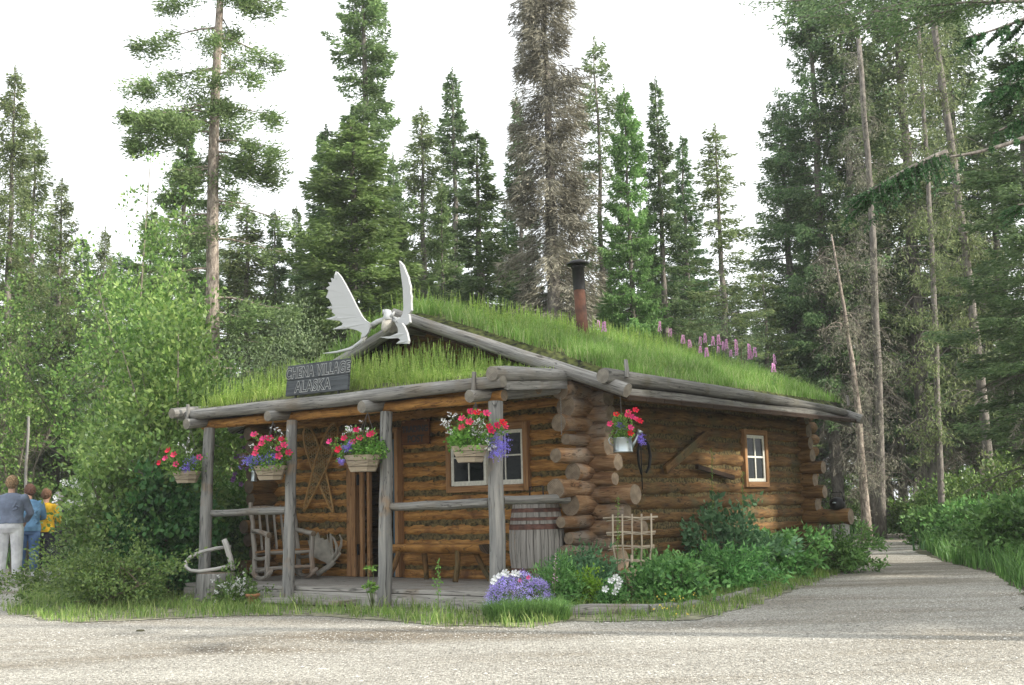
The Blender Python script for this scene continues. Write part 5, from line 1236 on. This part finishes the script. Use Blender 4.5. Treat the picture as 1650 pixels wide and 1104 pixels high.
# fireweed on the roof
def make_fireweed():
    t = thing('fireweed', 'pink flowering fireweed stalk in the grass of the main roof', 'flower', (0, 0, 0), group='fireweed stalks on the sod roof'); s = MB(); s.tube([(0, 0, 0), (.01, 0, .25), (.0, 0, .52)], [.006, .005, .002], 5); s.build('stem', M['stem'], t)
    n = 130; z = rs_.uniform(.33, .46, n); a = rs_.uniform(0, 6.28, n); r_ = .085*(1-(z-.30)/.22); P = np.stack([np.cos(a)*r_*.5, np.sin(a)*r_*.5, z], 1); D = np.stack([np.cos(a), np.sin(a), np.full(n, .2)], 1)+rs_.normal(size=(n, 3))*.3
    quads('flower_spike', leafquads(P, D, .030, .024, rs_), M['fire'], t)
    n = 40; z = rs_.uniform(.05, .27, n); a = rs_.uniform(0, 6.28, n); quads('foliage', leafquads(np.stack([a*0, a*0, z], 1), np.stack([np.cos(a), np.sin(a), a*0+.3], 1), .07, .014, rs_), M['garden'], t)
    return t
f0 = make_fireweed(); first = True
FPX_ = ((962, 520), (972, 524), (1060, 523), (1078, 535), (1097, 545), (1113, 552), (1126, 548), (1135, 543), (1147, 547), (1155, 562), (1165, 556), (1172, 552), (1128, 562), (1176, 568), (1187, 553), (1184, 566), (1210, 560), (1213, 570), (1215, 566), (1249, 577), (1245, 590), (1140, 566), (1160, 545), (1206, 572))
for (px, py) in FPX_:
    t = f0 if first else copy_tree(f0); first = False
    fi = sorted(FPX_).index((px, py)); t['label'] = 'fireweed stalk, %s from the left in the pink row on the sod roof' % ordn[fi]
    # stand on the roof: find depth y where the spike centre sits .36*k above the sod
    best = None; k = rnd.uniform(.75, 1.05)
    for yy in np.arange(2.0, 7.55, .05):
        x_, z_ = on_y(px, py, yy)
        if not (-5 < x_ < .5): continue
        e = abs(z_-(mainz(x_, yy)+.14+.36*k))
        if best is None or e < best[0]: best = (e, x_, yy)
    x_, yy = best[1:]; zz = mainz(x_, yy)+.10
    _, zt = on_y(px, py, yy); t.location = W(x_, yy, zz); ks = max(.6, min(1.5, (zt-zz)/.36)); t.scale = (k*.62, k*.62, ks*.86); t.rotation_euler = (rnd.uniform(-.1, .1), rnd.uniform(-.1, .1), rnd.uniform(0, 6))

# ------------------------------------------------------------------ porch furniture
# barrel
br = thing('barrel', 'weathered grey oak barrel with rusty hoops at the right end of the porch', 'barrel', W(-.38, 1.17, .195), YAW)
def brad(z): return .262+.052*math.sin(PI*z/.88)
s = MB(); seg = 24
for k in range(seg):
    a0 = 2*PI*k/seg+.012; a1 = 2*PI*(k+1)/seg-.012; vs = []; nz2 = 9; o_ = rnd.uniform(0, 9)
    for i in range(nz2):
        z = .88*i/(nz2-1); r_ = brad(z)
        for a in (a0, (a0+a1)/2, a1): vs.append((math.cos(a)*r_*(1.004 if a not in (a0, a1) else 1), math.sin(a)*r_, z))
    fs = [[i*3+j, i*3+j+1, i*3+j+4, i*3+j+3] for i in range(nz2-1) for j in range(2)]
    s.add(vs, fs, 0, [[(vs[q][2]+o_, k+(q % 3)*.3) for q in f] for f in fs])
s.lathe([(.245, .02), (.245, .86)], 24)
s.build('staves', M['oak'], br)
for z0, z1 in ((.02, .075), (.13, .18), (.60, .66), (.70, .735), (.79, .835)):
    s = MB(); s.lathe([(brad(z0)+.004, z0), (brad((z0+z1)/2)+.006, (z0+z1)/2), (brad(z1)+.004, z1), (brad(z1)-.004, z1), (brad(z0)-.004, z0)], 28, capb=False, capt=False); s.build('hoop', M['barrelhoop'], br)
s = MB(); s.lathe([(.10, .875), (.10, .895), (.0, .90)], 16); s.tube([(-.05, -.05, .88), (-.04, -.05, 1.07), (.14, -.05, 1.08), (.15, -.05, .88)], .009, 6); s.build('iron_bracket', M['iron'], br)
# bench
bn = thing('bench', 'rough half log bench on the porch under the window', 'bench', W(-1.93, 1.25, .195), YAW)
s = MB(); vs = []; seg = 10
for i in range(9):
    x_ = -.76+1.52*i/8
    for k in range(seg): a = PI+PI*k/(seg-1); vs.append((x_, math.cos(a)*.15*(1+rnd.uniform(-.03, .03)), .43+math.sin(a)*.11*(1+rnd.uniform(-.05, .05))))
fs = [[i*seg+k, i*seg+(k+1) % seg, (i+1)*seg+(k+1) % seg, (i+1)*seg+k] for i in range(8) for k in range(seg)]+[list(range(seg-1, -1, -1)), [8*seg+k for k in range(seg)]]
s.add(vs, fs, [0]*80+[1, 1], [[(vs[q][0], vs[q][1]+vs[q][2]) for q in f] for f in fs]); s.build('seat', [M['orange'], M['end_d']], bn)
for x0, y0, x1, y1 in ((-.56, -.08, -.68, -.17), (.38, -.08, .42, -.18), (-.30, .08, -.34, .17), (.52, .06, .72, .10)):
    s = MB(); s.log((x0, y0, .36), (x1, y1, 0), .036, .032, seg=10, rg=rg); s.build('leg', [M['oldlog'], M['end']], bn)
# rocking chair
fd = Vector((.52, -.85, 0)).normalized(); cp = onz(456, 934, .19); rc_rz = math.atan2(fd.y, fd.x)+PI/2   # local -y = front
rc = thing('rocking_chair', 'rustic peeled log rocking chair at the left end of the porch', 'chair', cp, rc_rz)
cw = .30
for sx_ in (-cw, cw):
    s = MB(); s.tube([(sx_, -.40+.1*k, .025+.115*((k-4)/4)**2) for k in range(9)], [.022]+[.032]*7+[.022], 8, jit=.05); s.build('rocker', M['chair'], rc)
    s = MB(); s.log((sx_, -.24, .06), (sx_, -.25, .56), .034, .032, seg=10, step=.15, rg=rg); s.build('leg', [M['chair'], M['end']], rc)
    s = MB(); s.log((sx_, .18, .06), (sx_, .40, 1.0), .034, .028, seg=10, step=.15, rg=rg); s.build('back_post', [M['chair'], M['end']], rc)
    s = MB(); s.log((sx_, -.30, .58), (sx_, .30, .63), .036, .03, seg=10, rg=rg); s.build('armrest', [M['chair'], M['end']], rc)
s = MB()
for a_, b_2 in [((-cw, y_, z_), (cw, y_, z_)) for y_, z_ in ((-.24, .36), (-.24, .16), (.20, .34), (.19, .14), (.38, .93))]+[((x_, -.24, z1), (x_, y2, z1-.03)) for x_ in (-cw, cw) for z1, y2 in ((.30, .22), (.15, .18))]:
    s = MB(); s.log(a_, b_2, .023, seg=8, rg=rg); s.build('stretcher', [M['chair'], M['end']], rc)
s = MB()
for k in range(6): s.bar((-cw, -.22+k*.08, .385-k*.006), (cw, -.22+k*.08, .385-k*.006), .07, .022)
s.build('seat', M['board'], rc, False, bevel=.004)
for k in range(5):
    s = MB(); x_ = -.20+k*.10; s.bar((x_, .225, .38), (x_, .375, .95), .018, .048, up=(0, 1, 0)); s.build('back_slat', M['chair'], rc, False, bevel=.003)
# moose antler leaning on the porch floor
def z3(x, y): return 470+x*.1812, 780+y*.1812
ax0, az0 = on_y(*z3(300, 835), 1.42)
pa = thing('moose_antler', 'loose greyish moose antler lying on the porch left of the door', 'antler', W(ax0, 1.42, .195), YAW)
Pp = [(330, 730), (315, 700), (250, 670), (190, 640), (170, 560), (155, 500), (172, 508), (175, 480), (190, 490), (200, 450), (212, 480), (238, 430), (252, 485), (275, 480), (290, 500), (318, 490), (330, 545), (342, 530), (346, 440), (358, 480), (362, 560), (378, 625), (410, 590), (440, 540), (447, 490), (430, 450), (452, 490), (450, 550), (430, 600), (440, 620), (400, 670), (380, 700), (345, 745)]
palm('antler_palm', Pp, 1.42, M['bone2'], pa, z3, (ax0, 1.42, .195), .025, .03)
def pl(x, y, dy=0): a, b = on_y(*z3(x, y), 1.42); return Vector((a-ax0, dy, b-.195))
s = MB(); s.tube([pl(380, 690), pl(340, 735, -.03), pl(290, 775, -.06), pl(270, 800, -.08)], [.03, .035, .035, .04], 9); s.tube([pl(380, 660), pl(425, 600, -.05), pl(447, 540, -.1), pl(445, 480, -.14), pl(425, 448, -.16)], [.028, .022, .018, .012, .003], 8); s.tube([pl(365, 640), pl(350, 540, -.04), pl(345, 445, -.06)], [.018, .012, .003], 8)
s.build('antler_beam', M['bone2'], pa)
# snowshoes crossed on the wall
def snowshoe(label, x0, y0, x1, y1, wd, yoff):
    a = on_y(x0, y0, 1.57); b = on_y(x1, y1, 1.57); L = math.hypot(a[0]-b[0], a[1]-b[1]); an = math.atan2(a[0]-b[0], a[1]-b[1])
    t = thing('snowshoe', label, 'snowshoe', W(b[0], 1.57-yoff, b[1]), rot=(0, 0, 0)); t.rotation_euler = (Matrix.Rotation(YAW, 3, 'Z') @ Matrix.Rotation(an, 3, 'Y')).to_euler()
    def hw(s): return 0 if s <= .0 else (wd/2*min(1, (s/.55))**.85*math.sqrt(max(0, 1-max(0, (s-.72)/.28)**2.2)))
    pts = [(-hw(s)-.008, 0, s*L) for s in np.linspace(0, 1, 26)]+[(hw(s)+.008, 0, s*L) for s in np.linspace(1, 0, 26)[1:]]
    s = MB(); s.tube(pts, .0145, 8); s.tube([(-hw(.42), 0, .42*L), (hw(.42), 0, .42*L)], .010, 6); s.tube([(-hw(.72), 0, .72*L), (hw(.72), 0, .72*L)], .010, 6); s.build('frame', M['snow'], t)
    s = MB(); st = .068
    for sg_ in (1, -1):
        for k in np.arange(-1.0, L+1.0, st):
            q = [(u, k+sg_*u*1.5) for u in np.linspace(-wd/2, wd/2, 30)]; q = [(u, 0, z) for u, z in q if 0 < z < L and abs(u) < hw(z/L)]
            if len(q) > 1: s.tube([q[0], q[-1]], .0032, 3, cap=False)
    for k in np.arange(.1, L, .06):
        h_ = hw(k/L)
        if h_ > .02: s.tube([(-h_, 0, k), (h_, 0, k)], .003, 3, cap=False)
    s.build('webbing', M['gut'], t)
snowshoe('snowshoe hung with its tail pointing down left, lying over the other', 544, 682, 492, 824, .235, .03)
snowshoe('snowshoe hung behind the other with its tail pointing down right', 492, 688, 537, 826, .235, .0)
# stump and bent-wood bow
stw = onz(347, 971)
stp = thing('tree_stump', 'pale sawn tree stump standing in the grass left of the porch', 'stump', stw)
s = MB(); s.tube([(0, 0, -.03), (0, 0, .06), (0, 0, .2), (0, 0, .34), (0, 0, .35)], [.275, .255, .235, .228, .222], 20, True, 0, 1, .05); s.build('stump_wood', [M['gray'], M['end']], stp)
bo = thing('bent_wood_bow', 'pale bent wood bow with a crosspiece propped on the tree stump', 'tool', stw+Vector((0, -.05, .36)))
def bp(x, y, dy): return atD(250+x*.326, 640+y*.326, stw.y-.05+dy)-bo.location
s = MB(); pth = [(372, 738, .0), (300, 748, .05), (220, 768, .12), (175, 790, .15), (152, 815, .12), (152, 840, .05), (175, 858, -.05), (220, 862, -.1), (300, 850, -.08), (372, 832, -.05)]
s.tube([bp(*q) for q in pth], [.018]+[.022]*8+[.018], 10); s.build('bow', M['yoke'], bo)
s = MB(); s.tube([bp(340, 703, -.02), bp(352, 730, -.02), bp(372, 800, -.05), bp(386, 855, -.08)], [.032, .036, .036, .028], 10, jit=.06); s.build('crosspiece', [M['yoke'], M['end']], bo)
pt_ = thing('clay_pot', 'small clay pot half hidden in grass between the daisies and the porch', 'pot', onz(407, 975)); s = MB(); s.lathe([(.05, 0), (.075, .10), (.085, .10), (.085, .13), (.07, .13), (.05, .03)], 18, capt=False); s.build('pot_body', M['terra'], pt_)
# doorstep
ds = thing('doorstep', 'low grey plank step in front of the porch deck', 'step', W(-2.52, -.30, 0), YAW); s = MB(); s.box((0, 0, .055), (1.25, .30, .05)); s.build('tread', M['deck'], ds, False, bevel=.006); s = MB(); s.box((0, .02, .015), (1.15, .2, .03)); s.build('support', M['gray'], ds, False)
# edging timbers
for (a, b, r_, lab) in (((893, 992), (1045, 990), .085, 'big weathered timber edging the flower bed beside the lavender mound'), ((1045, 988), (1130, 978), .06, 'grey edging timber half sunk in grass below the trellis'), ((1150, 975), (1235, 950), .055, 'mossy edging timber in the grass below the side wall')):
    p0 = onz(*a); p1 = onz(*b); t = thing('edging_timber', lab, 'timber', p0); v = p1-p0; s = MB(); s.log((0, 0, r_*.35), v+Vector((0, 0, r_*.3)), r_, r_*.9, seg=10, step=.2, wob=.01, rg=rg); s.build('log', [M['gray'], M['gray_end']], t)
# stones
for i, (px, py, k) in enumerate(((226, 1018, 1.0),)):
    t = thing('stone', 'single dark stone lying on the gravel at the left', 'stone', onz(px, py)); s = MB(); s.lathe([(.02, 0), (.035, .008), (.028, .018), (.0, .022)], 9, (0, 0, 0), 0, 1.2, .8); s.build('rock', M['floor'], t)
# trellis
tw = onz(1018, 957); tw.y = 13.3; tw.x = atD(1018, 900, 13.3).x
tr = thing('trellis', 'small wicker garden trellis of pale sticks standing in the flower bed', 'trellis', (tw.x, 13.3, 0), R(-8))
s = MB(); 
for k in range(5):
    x_ = -.20+k*.105; xb = x_*.72; s.tube([(xb, 0, .26), (x_, .0, .60), (x_+.01, 0, .94)], .011, 6)
s.tube([(0, .0, -.02), (0, 0, .5)], .016, 7); s.build('upright', M['tanboard'], tr)
s = MB()
for z_, w_2 in ((.90, .30), (.74, .27), (.59, .25), (.44, .22), (.30, .17)): s.tube([(-w_2, .014, z_), (-.1, .012, z_+.01), (.1, .014, z_-.006), (w_2, .012, z_+.005)], .013, 6)
for z_, w_2 in ((.875, .26), (.72, .26), (.57, .25), (.425, .2)): s.tube([(-w_2+i*w_2/4, .012 if i % 2 else -.014, z_+rnd.uniform(-.01, .01)) for i in range(9)], .005, 5)
s.build('crossbar', M['tanboard'], tr)
# things on the side wall
def wallbar(name, a, b, w_b, t_b, mat, label, cat):
    y0, z0 = on_x(*a, .15); y1, z1 = on_x(*b, .15); t = thing(name, label, cat, W(.165, y0, z0), YAW); s = MB(); s.bar((0, 0, 0), (0, y1-y0, z1-z0), t_b, w_b, up=(1, 0, 0)) if False else s.bar((0, 0, 0), (0, y1-y0, z1-z0), t_b, w_b); s.build(name+'_wood', mat, t, False, bevel=.006)
wallbar('old_plank', (1070, 758), (1135, 701), .11, .05, M['oldlog'], 'old dark plank fixed slanting on the side wall', 'plank')
wallbar('iron_bar', (1121, 752), (1180, 770), .06, .05, M['dark'], 'dark bar hung slanting beside the side window', 'bar')
y0, z0 = on_x(1035, 708, .17); hp = thing('animal_trap', 'dark iron trap loop hanging on the side wall behind the watering can', 'trap', W(.17, y0, z0), YAW)
s = MB(); s.tube([(0, -.05, -.42), (0, -.10, -.30), (0, -.11, -.15), (0, -.05, -.02), (.0, .05, .0), (0, .13, -.06), (0, .17, -.2), (0, .13, -.33), (0, .06, -.40)], [.012, .016, .018, .02, .02, .018, .02, .018, .012], 8); s.build('jaw', M['iron'], hp)
s = MB(); s.tube([(0, -.04, 0), (0, -.04, -.6)], .007, 5); s.build('chain', M['iron'], hp)
x0_, z0_ = on_y(903, 640, 1.02); hc = thing('chain', 'thin light chain hanging at the log ends of the porch corner', 'chain', W(x0_, 1.02, z0_-.42), YAW); s = MB()
for k in range(24): s.lathe([(.004, 0), (.009, .006), (.004, .013)], 6, (.002*(k % 2), 0, k*.0175), 0, 1 if k % 2 else .5, .5 if k % 2 else 1)
s.build('links', M['gray'], hc)
kt = thing('kettle', 'black kettle resting on the long log end at the far corner', 'kettle', W(.60, 7.30, .885), YAW); s = MB(); s.lathe([(.06, 0), (.10, .03), (.115, .09), (.10, .15), (.05, .18), (.0, .19)], 18, capt=False); s.build('pot_body', M['iron'], kt)
s = MB(); s.tube([(-.11, 0, .12), (-.08, 0, .26), (.08, 0, .26), (.11, 0, .12)], .007, 6); s.build('handle', M['iron'], kt)
s = MB(); s.lathe([(.03, 0), (.028, .015), (.0, .02)], 12, (0, -.105, .1)); s.build('glint_disc', M['tin'], kt)  # bright tin disc on the kettle's side stands in for its highlight
pf_ = atD(38, 830, 22.5); pl_ = thing('wooden_pole', 'thin grey wooden pole in the leaves above the visitors', 'pole', (pf_.x, 22.5, 0)); s = MB(); s.log((0, 0, 0), (.04, 0, 2.95), .035, .028, seg=8, rg=rg); s.build('pole_shaft', [M['gray'], M['gray_end']], pl_)

# ------------------------------------------------------------------ people
def solid(name, mb, mat, parent, vox=.012, smooth=2):
    me = bpy.data.meshes.new(name); me.from_pydata(mb.v, [], mb.f); o = bpy.data.objects.new(name, me); col.objects.link(o)
    m_ = o.modifiers.new('r', 'REMESH'); m_.mode = 'VOXEL'; m_.voxel_size = vox; m_.use_smooth_shade = True
    if smooth: k = o.modifiers.new('s', 'SMOOTH'); k.iterations = smooth; k.factor = .5
    dg = bpy.context.evaluated_depsgraph_get(); me2 = bpy.data.meshes.new_from_object(o.evaluated_get(dg)); bpy.data.objects.remove(o)
    me2.materials.clear(); me2.materials.append(mat); me2.polygons.foreach_set('use_smooth', [True]*len(me2.polygons)); me2.name = name
    o = bpy.data.objects.new(name, me2); col.objects.link(o); o.parent = parent; return o
def limb(s, pts, rad, seg=12):
    """capsule chain with rounded ends"""
    pts = [Vector(p) for p in pts]; a = (pts[0]-pts[1]).normalized(); b = (pts[-1]-pts[-2]).normalized()
    P = [pts[0]+a*rad[0]*.9, pts[0]+a*rad[0]*.6]+pts+[pts[-1]+b*rad[-1]*.6, pts[-1]+b*rad[-1]*.9]; Rr = [rad[0]*.35, rad[0]*.8]+list(rad)+[rad[-1]*.8, rad[-1]*.35]
    s.tube(P, Rr, seg)
def rings(s, rs__, seg=20):
    vs = []
    for (cx, cy, z, a, b) in rs__:
        for k in range(seg): an = 2*PI*k/seg; vs.append((cx+math.cos(an)*a, cy+math.sin(an)*b, z))
    n = len(rs__); fs = [[i*seg+k, i*seg+(k+1) % seg, (i+1)*seg+(k+1) % seg, (i+1)*seg+k] for i in range(n-1) for k in range(seg)]+[list(range(seg-1, -1, -1)), [(n-1)*seg+k for k in range(seg)]]
    s.add(vs, fs)
skin = plain('skin', (.52, .31, .22), .6, 0, .06, 20, .02)
def person(label, loc, H, rz, hair, shirt, pants, shoe, skirtlen=.50, lean=.03, wide=1.0, elbows=((.03, .56), (.05, .58)), crop=.06, head_rz=0, longhair=0):
    t = thing('person', label, 'person', loc, rz)
    f = H
    def J(x, y, z): return Vector((x*f*wide if abs(x) < .2 else x*f, (y+lean*max(0, z-.5)*2)*f, z*f))
    hip = [J(-.055, 0, .50), J(.055, 0, .50)]; kn = [J(-.06, .01, .28), J(.06, .012, .28)]; an_ = [J(-.062, -.01, .045), J(.062, .01, .045)]
    def torso(s, e=0):
        rings(s, [(0, 0, (.455)*f, (.055+e)*f*wide, (.045+e)*f), (0, -.008*f, .50*f, (.100+e)*f*wide, (.070+e)*f), (0, -.010*f, .54*f, (.104+e)*f*wide, (.076+e)*f), (0, (.0+lean*.2)*f, .62*f, (.088+e)*f*wide, (.062+e)*f), (0, (lean*.4)*f, .70*f, (.096+e)*f*wide, (.066+e)*f), (0, lean*.55*f, .77*f, (.106+e)*f*wide, (.062+e)*f), (0, lean*.65*f, .812*f, (.085+e)*f*wide, (.045+e)*f), (0, lean*.72*f, .832*f, .032*f, .032*f)])
    sh = [J(-.105, 0, .79), J(.105, 0, .79)]; el = [J(-.145, elbows[0][0], .64), J(.145, elbows[1][0], .64)]; wr = [J(-.07, elbows[0][0]+.12, elbows[0][1]), J(.07, elbows[1][0]+.12, elbows[1][1])]
    hd = J(0, .012, .93)
    b = MB(); torso(b)
    limb(b, [J(0, 0, .81), J(0, .006, .88)], [.034*f, .032*f])
    # head with a face: ellipsoid, jaw, nose, ears
    ch_, sh_ = math.cos(head_rz), math.sin(head_rz)
    def Hh(x, y, z): return hd+Vector((x*ch_-y*sh_, x*sh_+y*ch_, z))*f
    for c, r in ((Hh(0, -.006, .012), .050), (Hh(0, .010, -.022), .040), (Hh(0, .022, -.042), .024), (Hh(0, .004, .02), .050)):
        b.lathe([(0, -r*f), (r*f*.5, -r*f*.87), (r*f*.87, -r*f*.5), (r*f, 0), (r*f*.87, r*f*.5), (r*f*.5, r*f*.87), (0, r*f)], 16, c, capb=False, capt=False)
    limb(b, [Hh(0, .050, .0), Hh(0, .063, -.014)], [.005*f, .008*f], 8); limb(b, [Hh(-.012, .052, -.034), Hh(.012, .052, -.034)], [.005*f, .005*f], 8)
    limb(b, [Hh(-.022, .048, .010), Hh(-.010, .052, .012)], [.006*f]*2, 8); limb(b, [Hh(.022, .048, .010), Hh(.010, .052, .012)], [.006*f]*2, 8)
    for q in (-1, 1): limb(b, [Hh(q*.050, .0, -.012), Hh(q*.053, -.002, .010)], [.007*f, .009*f], 8)
    for q in (0, 1):
        limb(b, [hip[q], kn[q], kn[q]+Vector((0, -.012*f, -.07*f)), an_[q]], [.060*f, .036*f, .036*f, .021*f])
        limb(b, [an_[q]+Vector((0, -.015*f, -.02*f)), an_[q]+Vector((0, .09*f, -.03*f))], [.022*f, .018*f])
        limb(b, [sh[q], el[q], wr[q]], [.032*f, .023*f, .015*f])
        d = (wr[q]-el[q]).normalized(); sd = Vector((1, 0, 0)) if q == 0 else Vector((-1, 0, 0))
        limb(b, [wr[q], wr[q]+d*.045*f], [.016*f, .020*f])
        for k in range(4):
            o_ = Vector((0, 0, 1)).cross(d).normalized()*((k-1.5)*.0105*f); a0 = wr[q]+d*.05*f+o_; l_ = (.040, .046, .044, .034)[k]*f
            limb(b, [a0, a0+d*l_*.5+Vector((0, 0, -.003*f)), a0+d*l_+Vector((0, 0, -.016*f))], [.0058*f, .0052*f, .0045*f], 7)
        limb(b, [wr[q]+d*.02*f, wr[q]+d*.04*f+Vector((0, 0, .026*f)), wr[q]+d*.06*f+Vector((0, 0, .034*f))], [.008*f, .007*f, .006*f], 7)
    solid('body', b, skin, t, .0085, 1)
    h_ = MB(); r = .058*f
    for c, r in ((Hh(0, -.014, .022), .056*f), (Hh(0, -.006, .030), .054*f), (Hh(0, -.022, -.008), .049*f), (Hh(-.018, -.012, .008), .045*f), (Hh(.018, -.012, .008), .045*f))+(((Hh(0, -.025, -.035), .04*f),) if longhair else ()):
        h_.lathe([(0, -r), (r*.5, -r*.87), (r*.87, -r*.5), (r, 0), (r*.87, r*.5), (r*.5, r*.87), (0, r)], 14, c, capb=False, capt=False)
    for k in range(170):
        a = rnd.uniform(0, 6.28); e_ = rnd.uniform(-.4, 1.4); dd = Vector((math.cos(a)*math.cos(e_), math.sin(a)*math.cos(e_), math.sin(e_)))
        if dd.y > .35: continue
        c = Hh(0, -.012, .014)+dd*.050*f; limb(h_, [c, c+dd*rnd.uniform(.006, .016)*f+Vector((rnd.uniform(-.006, .006)*f, 0, -.018*f))], [.0075*f, .003*f], 5)
    solid('hair', h_, hair, t, .0055, 0)
    s = MB()
    sk = skirtlen
    rings(s, [(0, -.006*f, sk*f, (.118)*f*wide, .092*f), (0, -.01*f, .54*f, .119*f*wide, .092*f), (0, lean*.2*f, .62*f, .104*f*wide, .078*f), (0, lean*.4*f, .70*f, .108*f*wide, .080*f), (0, lean*.55*f, .77*f, .114*f*wide, .074*f), (0, lean*.65*f, .815*f, .092*f*wide, .056*f), (0, lean*.72*f, .838*f, .045*f, .043*f)])
    for q in (0, 1):
        fo = el[q].lerp(wr[q], .7); limb(s, [sh[q]+Vector((0, 0, -.005*f)), el[q], fo], [.044*f, .036*f, .030*f])
    for k in range(14): # folds
        z_ = rnd.uniform(.55, .75); x_ = rnd.uniform(-.08, .08); limb(s, [(x_*f, (lean*(z_-.5)*2-.072)*f, z_*f), ((x_+rnd.uniform(.02, .06))*f, (lean*(z_-.5)*2-.070)*f, (z_+rnd.uniform(-.05, .05))*f)], [.008*f, .006*f], 6)
    solid('shirt', s, shirt, t, .010, 2)
    s = MB()
    rings(s, [(0, -.004*f, .455*f, .09*f*wide, .07*f), (0, -.010*f, .50*f, .110*f*wide, .084*f), (0, -.012*f, .55*f, .108*f*wide, .082*f), (0, .0, .60*f, .096*f*wide, .072*f)])
    for q in (0, 1): limb(s, [hip[q], kn[q], Vector((an_[q].x, an_[q].y, (.03+crop)*f))], [.068*f, .054*f, .046*f])
    solid('trousers', s, pants, t, .010, 2)
    for q in (0, 1):
        s = MB(); limb(s, [an_[q]+Vector((0, -.02*f, -.024*f)), an_[q]+Vector((0, .05*f, -.026*f)), an_[q]+Vector((0, .105*f, -.030*f))], [.026*f, .024*f, .017*f]); limb(s, [an_[q]+Vector((0, -.012*f, -.015*f)), an_[q]+Vector((0, -.008*f, .012*f))], [.025*f, .026*f])
        solid('shoe', s, shoe, t, .008, 1)
    return t
C_ = lambda n, c, r=.85: plain(n, c, r, 0, .14, 7, .5)
hair_b = plain('light_brown_hair', (.27, .17, .085), .8, 0, .3, 40, .6); hair_d = C_('brown_hair', (.10, .045, .03)); hair_g = C_('grey_hair', (.26, .25, .25)); hair_r = plain('auburn_hair', (.17, .085, .045), .8, 0, .3, 40, .6)
whitecloth = C_('white_cloth', (.86, .85, .90)); shoe_m = C_('pale_shoes', (.62, .62, .64)); jeans = C_('blue_jeans', (.085, .16, .32))
p1 = onz(13, 936); person('person in grey blue top and white trousers with light brown hair at the left edge', p1, 1.80, R(4), hair_b, C_('grey_blue_cloth', (.17, .20, .27)), whitecloth, shoe_m, skirtlen=.545, wide=1.18, elbows=((.02, .52), (.06, .55)), crop=.06)
p2 = onz(43, 930); person('person in blue denim jacket and blue jeans with brown hair', p2, 1.68, R(22), hair_d, C_('denim_jacket', (.13, .27, .44)), jeans, shoe_m, skirtlen=.49, wide=1.12, elbows=((.05, .58), (.05, .58)), head_rz=R(40), crop=.07)
p3 = atD(71, 860, 22.6); p3.z = 0; person('person in bright yellow shirt standing partly behind bushes', p3, 1.60, R(-12), hair_r, C_('yellow_cloth', (.80, .47, .02)), C_('dark_trousers', (.03, .03, .045)), shoe_m, wide=1.12)
p4 = atD(96, 860, 24.2); p4.z = 0; person('grey haired person in dark jacket turned to the left behind the bushes', p4, 1.56, R(70), hair_g, C_('dark_jacket', (.03, .035, .045)), C_('black_trousers', (.025, .025, .03)), shoe_m)
p5 = atD(-34, 860, 20.3); p5.z = 0; person('person in pale blue shirt and navy trousers, only an elbow inside the left edge', p5, 1.66, R(10), hair_d, C_('pale_blue_cloth', (.30, .45, .70)), C_('navy_trousers', (.03, .04, .09)), shoe_m, wide=1.05)

# ------------------------------------------------------------------ thin summer haze
hm = bpy.data.materials.new('haze'); hm.use_nodes = True; ht = hm.node_tree; ht.nodes.clear()
pv = ht.nodes.new('ShaderNodeVolumePrincipled'); pv.inputs['Density'].default_value = .0007; pv.inputs['Color'].default_value = (.95, .98, 1, 1)
oo = ht.nodes.new('ShaderNodeOutputMaterial'); ht.links.new(pv.outputs[0], oo.inputs['Volume'])
s = MB(); s.box((0, 25, 12), (160, 90, 26)); o = s.build('haze', hm, None, False); o['kind'] = 'stuff'; tag(o, 'thin pale summer haze among the far spruces', 'haze')
